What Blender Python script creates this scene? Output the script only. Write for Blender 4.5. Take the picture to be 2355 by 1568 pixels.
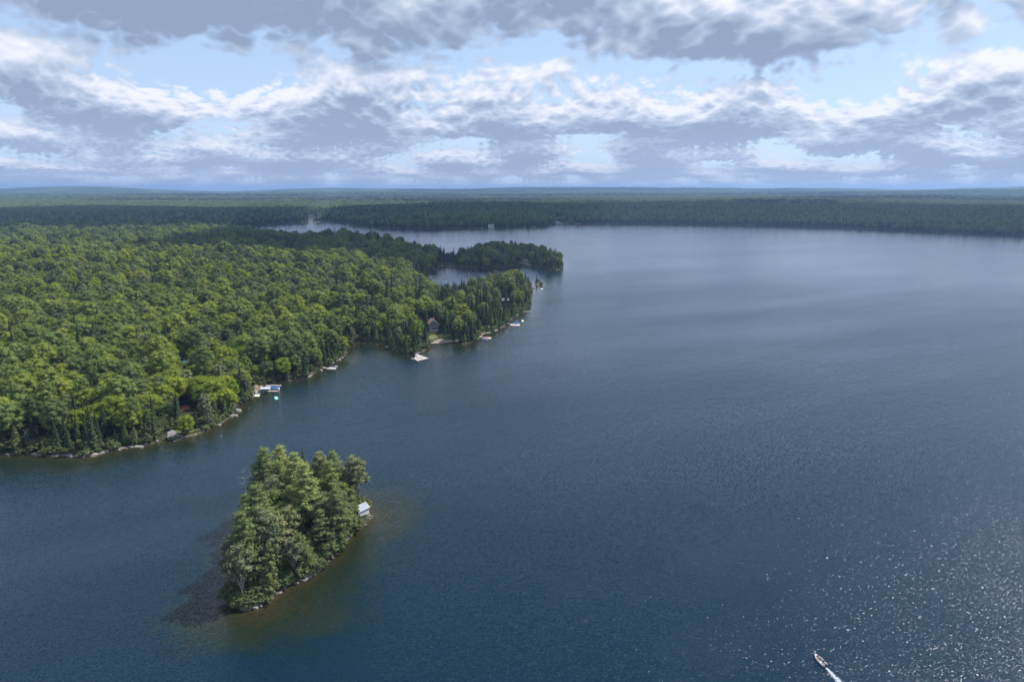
import bpy, bmesh, math, random
import numpy as np
from math import radians as R, sin, cos, pi
from mathutils import Vector, Matrix, Euler

for o in list(bpy.data.objects):
    bpy.data.objects.remove(o, do_unlink=True)
sc = bpy.context.scene
COL = sc.collection
rng = np.random.default_rng(7)
random.seed(7)

# ------------------------------------------------------------------ camera (a drone 115 m above the lake)
CAM_H = 115.0
FOC = 1570.0 / 2355.0            # focal length / picture width
TILT = math.atan(350.0 / 1570.0) # the horizon lies 350/1570 above the optical axis
cam_d = bpy.data.cameras.new('camera')
cam = bpy.data.objects.new('camera', cam_d)
COL.objects.link(cam)
cam_d.sensor_width = 36.0
cam_d.lens = 36.0 * FOC
cam_d.clip_start = 0.5
cam_d.clip_end = 90000.0
cam.location = (0, 0, CAM_H)
cam.rotation_euler = (R(90) - TILT, 0, 0)
sc.camera = cam

# ------------------------------------------------------------------ sun, sky, exposure
SUN_AZ = R(60)     # clockwise from +Y (the viewing direction) towards +X
SUN_EL = R(51)
SUN = Vector((sin(SUN_AZ) * cos(SUN_EL), cos(SUN_AZ) * cos(SUN_EL), sin(SUN_EL)))
sl = bpy.data.lights.new('sun', 'SUN')
sl.energy = 5.0
sl.angle = R(0.53)
sl.color = (1.0, 0.95, 0.87)
so = bpy.data.objects.new('sun', sl)
COL.objects.link(so)
so.rotation_euler = SUN.to_track_quat('Z', 'Y').to_euler()
so.location = (0, 0, 3000)

sc.view_settings.view_transform = 'Standard'
sc.view_settings.look = 'None'
sc.view_settings.gamma = 1.0
sc.view_settings.exposure = 0.37
sc.view_settings.use_curve_mapping = False
sc.cycles.use_denoising = True
try:
    sc.cycles.denoiser = 'OPENIMAGEDENOISE'
except Exception:
    pass
sc.cycles.max_bounces = 5
sc.cycles.diffuse_bounces = 3
sc.cycles.glossy_bounces = 2
sc.cycles.transmission_bounces = 2
sc.cycles.volume_bounces = 0
sc.cycles.transparent_max_bounces = 8
sc.cycles.sample_clamp_indirect = 4.0
sc.cycles.sample_clamp_direct = 40.0
sc.cycles.use_adaptive_sampling = True
sc.cycles.adaptive_threshold = 0.015
sc.cycles.caustics_reflective = False
sc.cycles.caustics_refractive = False


class NT:
    """small helper to write node graphs as expressions"""
    def __init__(s, tree):
        s.t = tree
        s.n = tree.nodes
        s.l = tree.links

    def new(s, kind, **kw):
        nd = s.n.new(kind)
        for k, v in kw.items():
            setattr(nd, k, v)
        return nd

    def put(s, sock, v):
        if v is None:
            return
        if isinstance(v, bpy.types.NodeSocket):
            s.l.new(v, sock)
        else:
            sock.default_value = v

    def m(s, op, a, b=None, c=None, clamp=False):
        nd = s.new('ShaderNodeMath', operation=op)
        nd.use_clamp = clamp
        for i, v in enumerate((a, b, c)):
            s.put(nd.inputs[i], v)
        return nd.outputs[0]

    def vm(s, op, a, b=None, scale=None):
        nd = s.new('ShaderNodeVectorMath', operation=op)
        s.put(nd.inputs[0], a)
        s.put(nd.inputs[1], b)
        if scale is not None:
            s.put(nd.inputs['Scale'], scale)
        return nd.outputs['Value'] if op in ('LENGTH', 'DOT_PRODUCT') else nd.outputs[0]

    def step(s, v, a, b, smooth=True, lo=0.0, hi=1.0):
        nd = s.new('ShaderNodeMapRange')
        nd.interpolation_type = 'SMOOTHSTEP' if smooth else 'LINEAR'
        s.put(nd.inputs[0], v)
        for i, x in enumerate((a, b, lo, hi)):
            s.put(nd.inputs[i + 1], x)
        return nd.outputs[0]

    def noise(s, vec, scale, detail=2.0, rough=0.5, dist=0.0, lac=2.0, dim='3D', kind='FBM', norm=True):
        nd = s.new('ShaderNodeTexNoise', noise_dimensions=dim)
        nd.noise_type = kind
        if kind == 'FBM':
            nd.normalize = norm
        s.put(nd.inputs['Vector'], vec)
        s.put(nd.inputs['Scale'], scale)
        s.put(nd.inputs['Detail'], detail)
        s.put(nd.inputs['Roughness'], rough)
        s.put(nd.inputs['Distortion'], dist)
        s.put(nd.inputs['Lacunarity'], lac)
        return nd.outputs[0]

    def mix(s, f, a, b, mode='MIX'):
        nd = s.new('ShaderNodeMix', data_type='RGBA', blend_type=mode)
        s.put(nd.inputs[0], f)
        s.put(nd.inputs[6], a)
        s.put(nd.inputs[7], b)
        return nd.outputs[2]

    def comb(s, x, y, z):
        nd = s.new('ShaderNodeCombineXYZ')
        for i, v in enumerate((x, y, z)):
            s.put(nd.inputs[i], v)
        return nd.outputs[0]

    def sep(s, v):
        nd = s.new('ShaderNodeSeparateXYZ')
        s.put(nd.inputs[0], v)
        return nd.outputs

    def ramp(s, f, stops):
        nd = s.new('ShaderNodeValToRGB')
        cr = nd.color_ramp
        while len(cr.elements) < len(stops):
            cr.elements.new(0.5)
        for e, (p, c) in zip(cr.elements, stops):
            e.position = p
            e.color = tuple(c) + ((1.0,) if len(c) == 3 else ())
        s.put(nd.inputs[0], f)
        return nd.outputs[0]


world = bpy.data.worlds.new('World')
sc.world = world
world.use_nodes = True
W = NT(world.node_tree)
W.n.clear()
out = W.new('ShaderNodeOutputWorld')
sky = W.new('ShaderNodeTexSky', sky_type='NISHITA')
sky.sun_disc = False
sky.sun_elevation = SUN_EL
sky.sun_rotation = SUN_AZ
sky.altitude = 300
sky.air_density = 1.0
sky.dust_density = 0.6
sky.ozone_density = 1.3
geo = W.new('ShaderNodeNewGeometry')
dirv = W.vm('SCALE', geo.outputs['Incoming'], scale=-1.0)
# (for a world, Incoming is the viewing direction itself pointing back: flip it)
dx, dy, dz = W.sep(dirv)[:]
el = W.m('MAXIMUM', dz, 0.0)


az = W.m('ARCTAN2', dx, dy)
CLOUD_U, CLOUD_V, CLOUD_SEED, CLOUD_C = 0.74, 1.5, 9.7, 0.022


def cloud_cells(q, details):
    """cumulus field over (azimuth, distance); the cells halve in width each time the distance doubles"""
    L = W.m('LOGARITHM', W.m('DIVIDE', 1.0, q), 2.0)
    n = W.m('FLOOR', L)
    f = W.step(W.m('SUBTRACT', L, n), 0.25, 0.75)
    v = W.m('ADD', L, W.m('MULTIPLY', W.m('POWER', W.m('MAXIMUM', W.m('SUBTRACT', L, 2.7), 0.0), 1.6), 0.30))
    ds = []
    for k in (0.0, 1.0):
        lev = W.m('ADD', n, k)
        u = W.m('MULTIPLY', W.m('MULTIPLY', az, CLOUD_U), W.m('POWER', 2.0, lev))
        vec = W.comb(W.m('ADD', u, W.m('MULTIPLY', lev, 17.3)), W.m('ADD', W.m('MULTIPLY', v, CLOUD_V), CLOUD_SEED), 0.0)
        big = W.noise(vec, 1.0, 0.0, 0.5, dim='2D')
        d = W.m('MULTIPLY', big, 1.15)
        if details:
            warp = W.vm('MULTIPLY', W.vm('ADD', vec, W.comb(0.0, W.m('MULTIPLY', big, 0.25), 0.0)), (1.7, 1.0, 1.0))
            b1 = W.m('ABSOLUTE', W.m('SUBTRACT', W.noise(warp, 2.9, 0.0, 0.5, dim='2D'), 0.5))
            b2 = W.m('ABSOLUTE', W.m('SUBTRACT', W.noise(warp, 7.0, 0.0, 0.5, dim='2D'), 0.5))
            fb = W.noise(warp, 3.6, 4.0, 0.56, dim='2D')
            for w_, x in ((0.62, b1), (0.36, b2), (0.42, fb)):
                d = W.m('ADD', d, W.m('MULTIPLY', x, w_))
        else:
            fb = W.noise(vec, 2.6, 1.0, 0.5, dim='2D')
            d = W.m('ADD', d, W.m('MULTIPLY', fb, 0.42))
            d = W.m('ADD', d, 0.098)
        ds.append(d)
    mixf = W.m('ADD', W.m('MULTIPLY', ds[0], W.m('SUBTRACT', 1.0, f)), W.m('MULTIPLY', ds[1], f))
    return mixf


q0 = W.m('ADD', el, CLOUD_C)
thr = W.m('SUBTRACT', 0.780, W.m('MULTIPLY', W.m('EXPONENT', W.m('MULTIPLY', el, -12.0)), 0.22))
d0 = W.m('SUBTRACT', cloud_cells(q0, True), thr)
d1 = W.m('SUBTRACT', cloud_cells(W.m('MULTIPLY', q0, 1.10), True), thr)
d2 = W.m('SUBTRACT', cloud_cells(W.m('MULTIPLY', q0, 1.32), False), thr)
cover = W.step(d0, -0.065, 0.15)
occl = W.m('ADD', W.m('MULTIPLY', W.m('MAXIMUM', d1, -0.05), 1.3), W.m('MULTIPLY', W.m('MAXIMUM', d2, -0.05), 1.1))
overhead = W.step(el, 0.22, 0.75, lo=0.0, hi=0.22)
shade = W.step(W.m('SUBTRACT', occl, W.m('MULTIPLY', W.m('SUBTRACT', d0, d1), 0.85)), -0.20, 0.95, smooth=False)
ccol = W.ramp(W.m('ADD', shade, overhead),
              [(0.0, (0.84, 0.86, 0.92)), (0.25, (0.66, 0.71, 0.83)), (0.50, (0.46, 0.54, 0.69)), (0.78, (0.33, 0.41, 0.56)), (1.0, (0.25, 0.32, 0.46))])
# distant cloud sinks into the blue air near the horizon
air = W.m('EXPONENT', W.m('MULTIPLY', el, -15.0))
ccol = W.mix(W.m('MULTIPLY', air, 0.62), ccol, (0.50, 0.60, 0.84, 1))
bg1 = W.new('ShaderNodeBackground')
W.put(bg1.inputs[0], W.mix(W.m('ADD', W.m('MULTIPLY', air, 0.35), 0.55), sky.outputs[0], (4.7, 6.3, 9.1, 1)))
bg1.inputs[1].default_value = 0.098
bg2 = W.new('ShaderNodeBackground')
W.put(bg2.inputs[0], ccol)
bg2.inputs[1].default_value = 0.90
ms = W.new('ShaderNodeMixShader')
W.put(ms.inputs[0], cover)
W.l.new(bg1.outputs[0], ms.inputs[1])
W.l.new(bg2.outputs[0], ms.inputs[2])
W.l.new(ms.outputs[0], out.inputs[0])
world.cycles.sampling_method = 'MANUAL'
world.cycles.sample_map_resolution = 1024


# ------------------------------------------------------------------ picture pixel -> point on the ground (how the survey was taken)
def G(px, py, z=0.0):
    x = (px - 1177.5) / 1570.0
    u = (784.0 - py) / 1570.0
    fy = cos(TILT) + u * sin(TILT)
    fz = -sin(TILT) + u * cos(TILT)
    k = (z - CAM_H) / fz
    return (x * k, fy * k)


# ================================================================== coast lines and height of the land
def P(*pts):
    return [G(*p) for p in pts]


YL = G(0, 1048)[1]
coast = [(-2500, YL - 30), (-420, YL - 4)] + P(
    (-120, 1052), (0, 1047), (70, 1045), (110, 1049), (160, 1047), (200, 1051), (232, 1043), (270, 1034), (310, 1026), (350, 1022), (375, 1014),
    (383, 1005), (402, 1014), (425, 1005), (455, 999), (480, 988), (505, 978), (528, 962), (540, 945), (545, 934), (560, 925),
    (578, 918), (585, 905), (590, 893), (602, 886), (622, 880), (640, 873), (663, 875), (682, 871), (711, 868), (730, 855), (742, 846),
    (762, 837), (780, 828), (795, 813), (796, 800), (806, 791), (825, 786), (857, 785), (880, 793), (903, 805), (930, 815),
    (954, 815), (975, 809), (986, 797), (989, 785), (1010, 788), (1040, 785), (1056, 786), (1066, 792), (1086, 787), (1098, 779),
    (1106, 770), (1124, 765), (1140, 759), (1160, 750), (1168, 741), (1176, 731), (1190, 725), (1205, 716), (1215, 702), (1219, 688),
    (1222, 672), (1221, 664), (1210, 655), (1150, 655), (1090, 665), (1030, 672), (995, 666), (978, 655), (970, 645), (985, 637),
    (993, 629), (990, 621), (1003, 616), (1014, 611), (1045, 611), (1049, 613), (1080, 618), (1098, 619), (1150, 616), (1186, 613),
    (1196, 606), (1212, 606), (1222, 612), (1249, 619), (1287, 621), (1295, 617), (1291, 603), (1270, 592), (1200, 584), (1120, 584),
    (1070, 592), (1047, 601), (1024, 598), (990, 590), (905, 575), (800, 562), (700, 556), (620, 545), (560, 534), (527, 529),
    (515, 527), (530, 524), (567, 521), (620, 518), (710, 513), (765, 510.5), (790, 514), (823, 521), (860, 523), (899, 525), (950, 527),
    (998, 527), (1040, 525), (1086, 524), (1170, 522), (1264, 519.4), (1270, 515), (1279, 513.5), (1340, 513.8), (1404, 514.4), (1520, 515),
    (1700, 517), (1900, 522), (2100, 531), (2310, 540), (2400, 545)) + \
    [(2600, 1300), (4600, 700), (60000, 2000), (60000, 60000), (-60000, 60000), (-60000, YL), (-2500, YL)]
river = P((716, 514), (722, 509), (724, 500), (738, 496.5), (715, 496), (709, 500), (711, 509), (708, 513))
island = P((522, 1393), (538, 1401), (560, 1405), (590, 1400), (618, 1383), (650, 1350), (690, 1334), (722, 1316), (750, 1290),
           (772, 1273), (800, 1245), (828, 1214), (851, 1196), (857, 1184), (845, 1172), (820, 1158), (770, 1148), (700, 1142),
           (640, 1150), (600, 1175), (575, 1215), (556, 1270), (540, 1330))
islet = P((1228, 650), (1233, 655), (1243, 657), (1252, 656), (1248, 653), (1238, 649))

SEG = {}


def sdf(poly, x, y):
    """signed distance, positive inside"""
    p = np.asarray(poly, float)
    q = np.roll(p, -1, 0)
    x = np.asarray(x, float).ravel()
    y = np.asarray(y, float).ravel()
    res = np.empty(x.shape)
    for i in range(0, len(x), 40000):
        X = x[i:i + 40000, None]
        Y = y[i:i + 40000, None]
        ax, ay = p[None, :, 0], p[None, :, 1]
        ex, ey = (q - p)[None, :, 0], (q - p)[None, :, 1]
        wx, wy = X - ax, Y - ay
        t = np.clip((wx * ex + wy * ey) / (ex * ex + ey * ey + 1e-9), 0, 1)
        d2 = (wx - ex * t) ** 2 + (wy - ey * t) ** 2
        cross = ((ay > Y) != ((ay + ey) > Y)) & (X < ax + ex * (Y - ay) / np.where(ey == 0, 1e-9, ey))
        inside = cross.sum(1) % 2 == 1
        d = np.sqrt(d2.min(1))
        res[i:i + 40000] = np.where(inside, d, -d)
    return res


def vnoise(x, y, seed=0):
    xi = np.floor(x).astype(np.int64)
    yi = np.floor(y).astype(np.int64)
    xf, yf = x - xi, y - yi

    def h(a, b):
        n = (a * 374761393 + b * 668265263 + seed * 1442695041) & 0x7fffffff
        n = ((n ^ (n >> 13)) * 1274126177) & 0x7fffffff
        n = n ^ (n >> 16)
        return (n & 0xffff) / 65535.0
    u = xf * xf * (3 - 2 * xf)
    v = yf * yf * (3 - 2 * yf)
    return (h(xi, yi) * (1 - u) + h(xi + 1, yi) * u) * (1 - v) + (h(xi, yi + 1) * (1 - u) + h(xi + 1, yi + 1) * u) * v


def fbm(x, y, octv=4, seed=0):
    s, a, t = 0, 1.0, 0
    for k in range(octv):
        s = s + a * vnoise(x * 2 ** k, y * 2 ** k, seed + k)
        t += a
        a *= 0.5
    return s / t


def sstep(v, a, b):
    t = np.clip((v - a) / (b - a), 0, 1)
    return t * t * (3 - 2 * t)


def land_sd(x, y):
    x = np.asarray(x, float).ravel()
    y = np.asarray(y, float).ravel()
    wob = (fbm(x / 9.0, y / 9.0, 3, 5) - 0.5)
    s = sdf(coast, x, y)
    s = np.minimum(s, -sdf(river, x, y))
    s = s + wob * 5.0 * sstep(np.hypot(x, y), 250, 900) + wob * 2.2
    i = sdf(island, x, y) + wob * 3.0
    k = sdf(islet, x, y) + wob * 1.2
    return np.maximum(s, np.maximum(i, k)), i


HILLS = [  # x, y, radius x, radius y, height : rises that the picture shows beyond the lake
    (-620, 1250, 420, 130, 5), (-235, 1185, 130, 90, 19), (-30, 1120, 130, 70, 7), (-300, 820, 300, 160, 9),
    (-700, 820, 260, 200, 10), (700, 3100, 1200, 420, 26), (-300, 3000, 500, 300, 18), (2500, 2600, 900, 500, 30),
    (1500, 4500, 1900, 700, 24), (-3600, 3900, 900, 400, 12),
    (-7300, 11200, 2300, 900, 112), (-3300, 12200, 1900, 700, 88), (300, 11800, 2400, 700, 84), (3900, 11400, 2300, 800, 92), (8000, 10800, 2800, 900, 96),
    (-900, 4700, 900, 300, 22), (1500, 4000, 800, 260, 20), (3200, 5200, 1100, 350, 30), (-2600, 5200, 1200, 350, 18), (-1600, 8000, 1900, 600, 26), (2300, 7600, 2200, 700, 34), (6000, 8200, 2400, 800, 40), (1800, 5600, 1600, 400, 20), (-4200, 7000, 1800, 600, 20)]


def ground_z(x, y, sd=None, isl=None):
    x = np.asarray(x, float).ravel()
    y = np.asarray(y, float).ravel()
    if sd is None:
        sd, isl = land_sd(x, y)
    r = np.hypot(x, y)
    inl = sstep(sd, 5, 160)
    hill = inl * (4.0 + 7.0 * fbm(x / 260.0, y / 260.0, 3, 11))
    for hx, hy, rx, ry, hh in HILLS:
        g = np.exp(-(((x - hx) / rx) ** 2 + ((y - hy) / ry) ** 2))
        hill = hill + hh * g * sstep(sd, 0, 90) * (0.8 + 0.4 * vnoise(x / 900.0, y / 900.0, 3))
    far = sstep(r, 3300, 11000)
    hill = hill + far * (74.0 * (fbm(x / 2100.0, y / 900.0, 4, 21) - 0.34))
    bank = 1.1 * (1 - np.exp(-np.maximum(sd, 0) / 2.0)) + 0.5 * (fbm(x / 3.0, y / 3.0, 2, 8)) * sstep(sd, 0, 4)
    dome = 2.2 * sstep(isl, 0, 14)
    up = bank + hill + dome
    slope = 0.10 + 0.20 * fbm(x / 40.0, y / 40.0, 2, 31)
    shoal = np.exp(-(((x + 62) / 22.0) ** 2 + ((y - 168) / 15.0) ** 2))      # the shelf off the island's near end
    shoal = np.maximum(shoal, 0.9 * np.exp(-(((x + 46) / 8.0) ** 2 + ((y - 224) / 7.0) ** 2)))
    slope = slope * (1 + 0.6 * (np.asarray(isl) > -60))
    slope = slope * (1 - 0.5 * np.clip(shoal, 0, 1))
    dep = np.minimum(-sd * slope, 14.0) + 0.25
    return np.where(sd > 0, up, -dep)


def ticks(lo, hi, step, grow, far):
    mid = list(np.arange(lo, hi + 0.1, step))
    a, s = hi, step
    up = []
    while a < far:
        s *= grow
        a += s
        up.append(a)
    b, s = lo, step
    dn = []
    while b > -far:
        s *= grow
        b -= s
        dn.append(b)
    return dn[::-1] + mid + up


XT = np.array(ticks(-340, 340, 4.0, 1.028, 22000))
yy = list(np.arange(60, 560, 3.2))
s_ = 3.2
while yy[-1] < 26000:
    s_ *= 1.012
    yy.append(yy[-1] + s_)
YT = np.array([-2500, -1200, -500, -200, -60, 0, 30] + yy)
GX, GY = np.meshgrid(XT, YT)
nx, ny = len(XT), len(YT)
SDg, ISg = land_sd(GX, GY)
SDg = np.asarray(SDg)
ZG = ground_z(GX, GY, SDg, ISg)


ZT = ZG.reshape(ny, nx)


def mesh_z(x, y):
    """height of the terrain sheet itself (between its grid points) at x, y"""
    x = np.atleast_1d(np.asarray(x, float))
    y = np.atleast_1d(np.asarray(y, float))
    i = np.clip(np.searchsorted(XT, x) - 1, 0, nx - 2)
    j = np.clip(np.searchsorted(YT, y) - 1, 0, ny - 2)
    u = (x - XT[i]) / (XT[i + 1] - XT[i])
    v = (y - YT[j]) / (YT[j + 1] - YT[j])
    return (ZT[j, i] * (1 - u) + ZT[j, i + 1] * u) * (1 - v) + (ZT[j + 1, i] * (1 - u) + ZT[j + 1, i + 1] * u) * v


def grid_mesh(name, z, keep=None):
    co = np.stack([GX.ravel(), GY.ravel(), z], 1)
    i = np.arange(nx * ny).reshape(ny, nx)
    f = np.stack([i[:-1, :-1], i[:-1, 1:], i[1:, 1:], i[1:, :-1]], -1).reshape(-1, 4)
    if keep is not None:
        f = f[keep[f].any(1)]
        used = np.unique(f)
        remap = np.zeros(nx * ny, int)
        remap[used] = np.arange(len(used))
        co = co[used]
        f = remap[f]
    else:
        used = np.arange(nx * ny)
    me = bpy.data.meshes.new(name)
    me.vertices.add(len(co))
    me.vertices.foreach_set('co', co.ravel())
    me.loops.add(f.size)
    me.loops.foreach_set('vertex_index', f.ravel())
    me.polygons.add(len(f))
    me.polygons.foreach_set('loop_start', np.arange(0, f.size, 4))
    me.polygons.foreach_set('loop_total', np.full(len(f), 4))
    me.update(calc_edges=True)
    me.polygons.foreach_set('use_smooth', np.ones(len(f), bool))
    return me, used


def link(name, me, mat=None, parent=None, kind=None):
    o = bpy.data.objects.new(name, me)
    COL.objects.link(o)
    if mat is not None and me is not None and len(me.materials) == 0:
        me.materials.append(mat)
    if parent is not None:
        o.parent = parent
    if kind:
        o['kind'] = kind
    return o


def tag(o, label, cat=None, group=None, kind=None):
    if label:
        o['label'] = label
    if cat:
        o['category'] = cat
    if group:
        o['group'] = group
    if kind:
        o['kind'] = kind
    return o


MATS = {}


def material(name, col, rough=0.7, var=0.15, scale=3.0, metal=0.0, spec=0.3, bump=0.0, col2=None):
    """painted or weathered surface: a base colour with procedural variation"""
    if name in MATS:
        return MATS[name]
    m = bpy.data.materials.new(name)
    m.use_nodes = True
    T = NT(m.node_tree)
    b = T.n['Principled BSDF']
    tc = T.new('ShaderNodeTexCoord')
    n = T.noise(tc.outputs['Object'], scale, 4.0, 0.6)
    c = tuple(col) + (1,)
    c2 = tuple(col2) + (1,) if col2 else tuple(max(0, v * (1 - 2 * var)) for v in col) + (1,)
    T.put(b.inputs['Base Color'], T.mix(T.step(n, 0.3, 0.7), c, c2))
    b.inputs['Roughness'].default_value = rough
    b.inputs['Metallic'].default_value = metal
    b.inputs['Specular IOR Level'].default_value = spec
    if bump:
        bp = T.new('ShaderNodeBump')
        bp.inputs['Strength'].default_value = bump
        bp.inputs['Distance'].default_value = 0.1
        T.put(bp.inputs['Height'], n)
        T.l.new(bp.outputs[0], b.inputs['Normal'])
    MATS[name] = m
    return m


# ------------------------------------------------------------------ ground material: forest floor, pale rock at the water's edge, far canopy
gm = bpy.data.materials.new('forest_ground')
gm.use_nodes = True
T = NT(gm.node_tree)
b = T.n['Principled BSDF']
gp = T.new('ShaderNodeNewGeometry').outputs['Position']
px_, py_, pz_ = T.sep(gp)[:]
dist = T.vm('LENGTH', gp)
n1 = T.noise(gp, 0.35, 5.0, 0.65)
n2 = T.noise(gp, 0.012, 4.0, 0.6)
n3 = T.noise(gp, 0.0016, 5.0, 0.62)
floor_c = T.ramp(T.m('ADD', T.m('MULTIPLY', n1, 0.7), T.m('MULTIPLY', n2, 0.3)),
                 [(0.30, (0.018, 0.022, 0.010)), (0.5, (0.030, 0.038, 0.014)), (0.68, (0.060, 0.060, 0.026)), (0.85, (0.11, 0.095, 0.06))])
rock_c = T.ramp(n1, [(0.3, (0.07, 0.06, 0.05)), (0.55, (0.20, 0.175, 0.155)), (0.75, (0.36, 0.32, 0.29))])
patchy = T.step(T.noise(gp, 0.055, 3.0, 0.6), 0.47, 0.60)
edge = T.m('MULTIPLY', T.m('SUBTRACT', 1.0, T.step(pz_, 0.25, 0.75)), T.m('ADD', T.m('MULTIPLY', patchy, 0.9), 0.1))
near_c = T.mix(edge, floor_c, rock_c)
far_n = T.noise(T.vm('MULTIPLY', gp, (1.0, 0.45, 0.0)), 0.0035, 8.0, 0.72)
far_c = T.ramp(T.m('ADD', T.m('MULTIPLY', far_n, 0.75), T.m('MULTIPLY', n3, 0.25)),
               [(0.36, (0.014, 0.030, 0.020)), (0.46, (0.030, 0.058, 0.026)), (0.56, (0.070, 0.110, 0.038)), (0.68, (0.115, 0.160, 0.048))])
T.put(b.inputs['Base Color'], T.mix(T.step(dist, 3300, 5200), near_c, far_c))
b.inputs['Roughness'].default_value = 0.95
b.inputs['Specular IOR Level'].default_value = 0.1
bp = T.new('ShaderNodeBump')
bp.inputs['Strength'].default_value = 0.9
bp.inputs['Distance'].default_value = 9.0
T.put(bp.inputs['Height'], T.m('MULTIPLY', T.noise(gp, 0.05, 5.0, 0.75), T.step(dist, 3000, 5000)))
T.l.new(bp.outputs[0], b.inputs['Normal'])
me, _ = grid_mesh('terrain', ZG)
terrain = link('terrain', me, gm, kind='structure')
terrain['label'] = 'low rolling forested land around the lake out to the blue hills'

# ------------------------------------------------------------------ the lake: one sheet at z = 0 that knows how deep the bed lies under it
FACET = 2.5
wm = bpy.data.materials.new('lake_water')
wm.use_nodes = True
T = NT(wm.node_tree)
b = T.n['Principled BSDF']
geo_ = T.new('ShaderNodeNewGeometry')
gp = geo_.outputs['Position']
dist = T.vm('LENGTH', gp)
at = T.new('ShaderNodeAttribute')
at.attribute_name = 'depth'
dep = at.outputs['Fac']
bedn = T.noise(gp, 0.11, 5.0, 0.6)
bedf = T.noise(gp, 0.6, 3.0, 0.6)
dd = T.m('ADD', dep, T.m('MULTIPLY', T.m('SUBTRACT', bedn, 0.5), T.m('MULTIPLY', dep, 1.3)))
body = T.ramp(T.m('DIVIDE', dd, 8.0, clamp=True),
              [(0.0, (0.058, 0.047, 0.023)), (0.09, (0.028, 0.027, 0.012)), (0.22, (0.013, 0.021, 0.012)), (0.40, (0.010, 0.020, 0.015)),
               (0.62, (0.003, 0.017, 0.028)), (1.0, (0.0022, 0.0165, 0.034))])
body = T.mix(T.m('MULTIPLY', T.step(bedf, 0.45, 0.75), T.m('SUBTRACT', 1.0, T.step(dep, 0.3, 3.5))), body, (0.018, 0.016, 0.008, 1))
T.put(b.inputs['Base Color'], body)
T.put(b.inputs['IOR'], T.step(dist, 180, 900, smooth=False, lo=1.36, hi=2.1))
T.put(b.inputs['Specular IOR Level'], T.step(dist, 160, 520, smooth=False, lo=0.42, hi=1.0))
b.inputs['Specular Tint'].default_value = (0.87, 0.91, 1.0, 1)
# waves: wind ripples from the right, longer chop, calmer and rougher patches
rot = T.new('ShaderNodeVectorRotate', rotation_type='Z_AXIS')
T.put(rot.inputs['Vector'], gp)
rot.inputs['Angle'].default_value = R(-24)
wv = T.vm('MULTIPLY', rot.outputs[0], (0.36, 1.0, 1.0))
patch = T.noise(T.vm('MULTIPLY', rot.outputs[0], (0.22, 1.0, 1.0)), 0.009, 4.0, 0.6)
w1 = T.noise(wv, 0.75, 1.5, 0.5, 0.4)
w2 = T.noise(wv, 2.3, 2.0, 0.6, 0.3)
w3 = T.noise(T.vm('MULTIPLY', rot.outputs[0], (0.8, 1.0, 1.0)), 0.17, 1.0, 0.5)
w4 = T.noise(gp, 7.5, 1.0, 0.5)
hgt = T.m('ADD', T.m('MULTIPLY', w1, 0.24), T.m('ADD', T.m('MULTIPLY', w2, 0.085), T.m('ADD', T.m('MULTIPLY', w3, 0.25), T.m('MULTIPLY', w4, 0.022))))
amp = T.m('MULTIPLY', T.step(patch, 0.25, 0.75, lo=0.50, hi=1.25), T.step(dep, 0.3, 5.0, lo=0.38, hi=1.0))
bp = T.new('ShaderNodeBump')
bp.inputs['Strength'].default_value = 1.0
T.put(bp.inputs['Distance'], 1.0)
T.put(bp.inputs['Height'], T.m('MULTIPLY', hgt, T.m('MULTIPLY', T.m('MULTIPLY', amp, T.step(dist, 250, 1500, smooth=False, lo=0.62, hi=0.22)), 1.0)))
# facets too small for the bump to carry: each ripple tilts its own way, so some of them catch the sun
fn = T.new('ShaderNodeTexNoise', noise_dimensions='3D')
T.put(fn.inputs['Vector'], T.vm('MULTIPLY', rot.outputs[0], (0.75, 1.15, 1.0)))
fn.inputs['Scale'].default_value = 2.3
fn.inputs['Detail'].default_value = 3.0
fn.inputs['Roughness'].default_value = 0.75
tilt = T.vm('MULTIPLY', T.vm('SUBTRACT', fn.outputs['Color'], (0.5, 0.5, 0.5)), T.comb(FACET, FACET, 0.0))
nrm = T.vm('NORMALIZE', T.vm('ADD', bp.outputs[0], T.vm('SCALE', tilt, scale=T.m('MULTIPLY', amp, T.step(dist, 250, 1100, smooth=False, lo=1.0, hi=0.10)))))
T.l.new(nrm, b.inputs['Normal'])
T.put(b.inputs['Roughness'], T.step(dist, 150, 1500, smooth=False, lo=0.07, hi=0.12))
me, used = grid_mesh('water', np.zeros(nx * ny), keep=(SDg < 12.0))
a = me.attributes.new('depth', 'FLOAT', 'POINT')
a.data.foreach_set('value', np.maximum(-ZG[used], 0.0))
water = link('water', me, wm, kind='structure')
water['label'] = 'wind-rippled dark blue lake with olive shallows along the shores'

# ------------------------------------------------------------------ the air
hm = bpy.data.materials.new('haze_air')
hm.use_nodes = True
T = NT(hm.node_tree)
T.n.clear()
o_ = T.new('ShaderNodeOutputMaterial')
pv = T.new('ShaderNodeVolumePrincipled')
pv.inputs['Color'].default_value = (0.38, 0.60, 1.0, 1)
pv.inputs['Density'].default_value = 0.000074
pv.inputs['Anisotropy'].default_value = 0.2
T.l.new(pv.outputs[0], o_.inputs['Volume'])


# ================================================================== trees
def quick_mesh(name, v, faces, mats, midx=None, smooth=None):
    me = bpy.data.meshes.new(name)
    me.from_pydata([tuple(p) for p in v], [], faces)
    for m in mats:
        me.materials.append(m)
    if midx is not None:
        me.polygons.foreach_set('material_index', np.asarray(midx, int))
    if smooth is not None:
        me.polygons.foreach_set('use_smooth', np.asarray(smooth, bool))
    me.update()
    return me


def ico(sub):
    bm = bmesh.new()
    bmesh.ops.create_icosphere(bm, subdivisions=sub, radius=1.0)
    v = np.array([x.co[:] for x in bm.verts])
    f = [tuple(w.index for w in x.verts) for x in bm.faces]
    bm.free()
    return v, f


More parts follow.
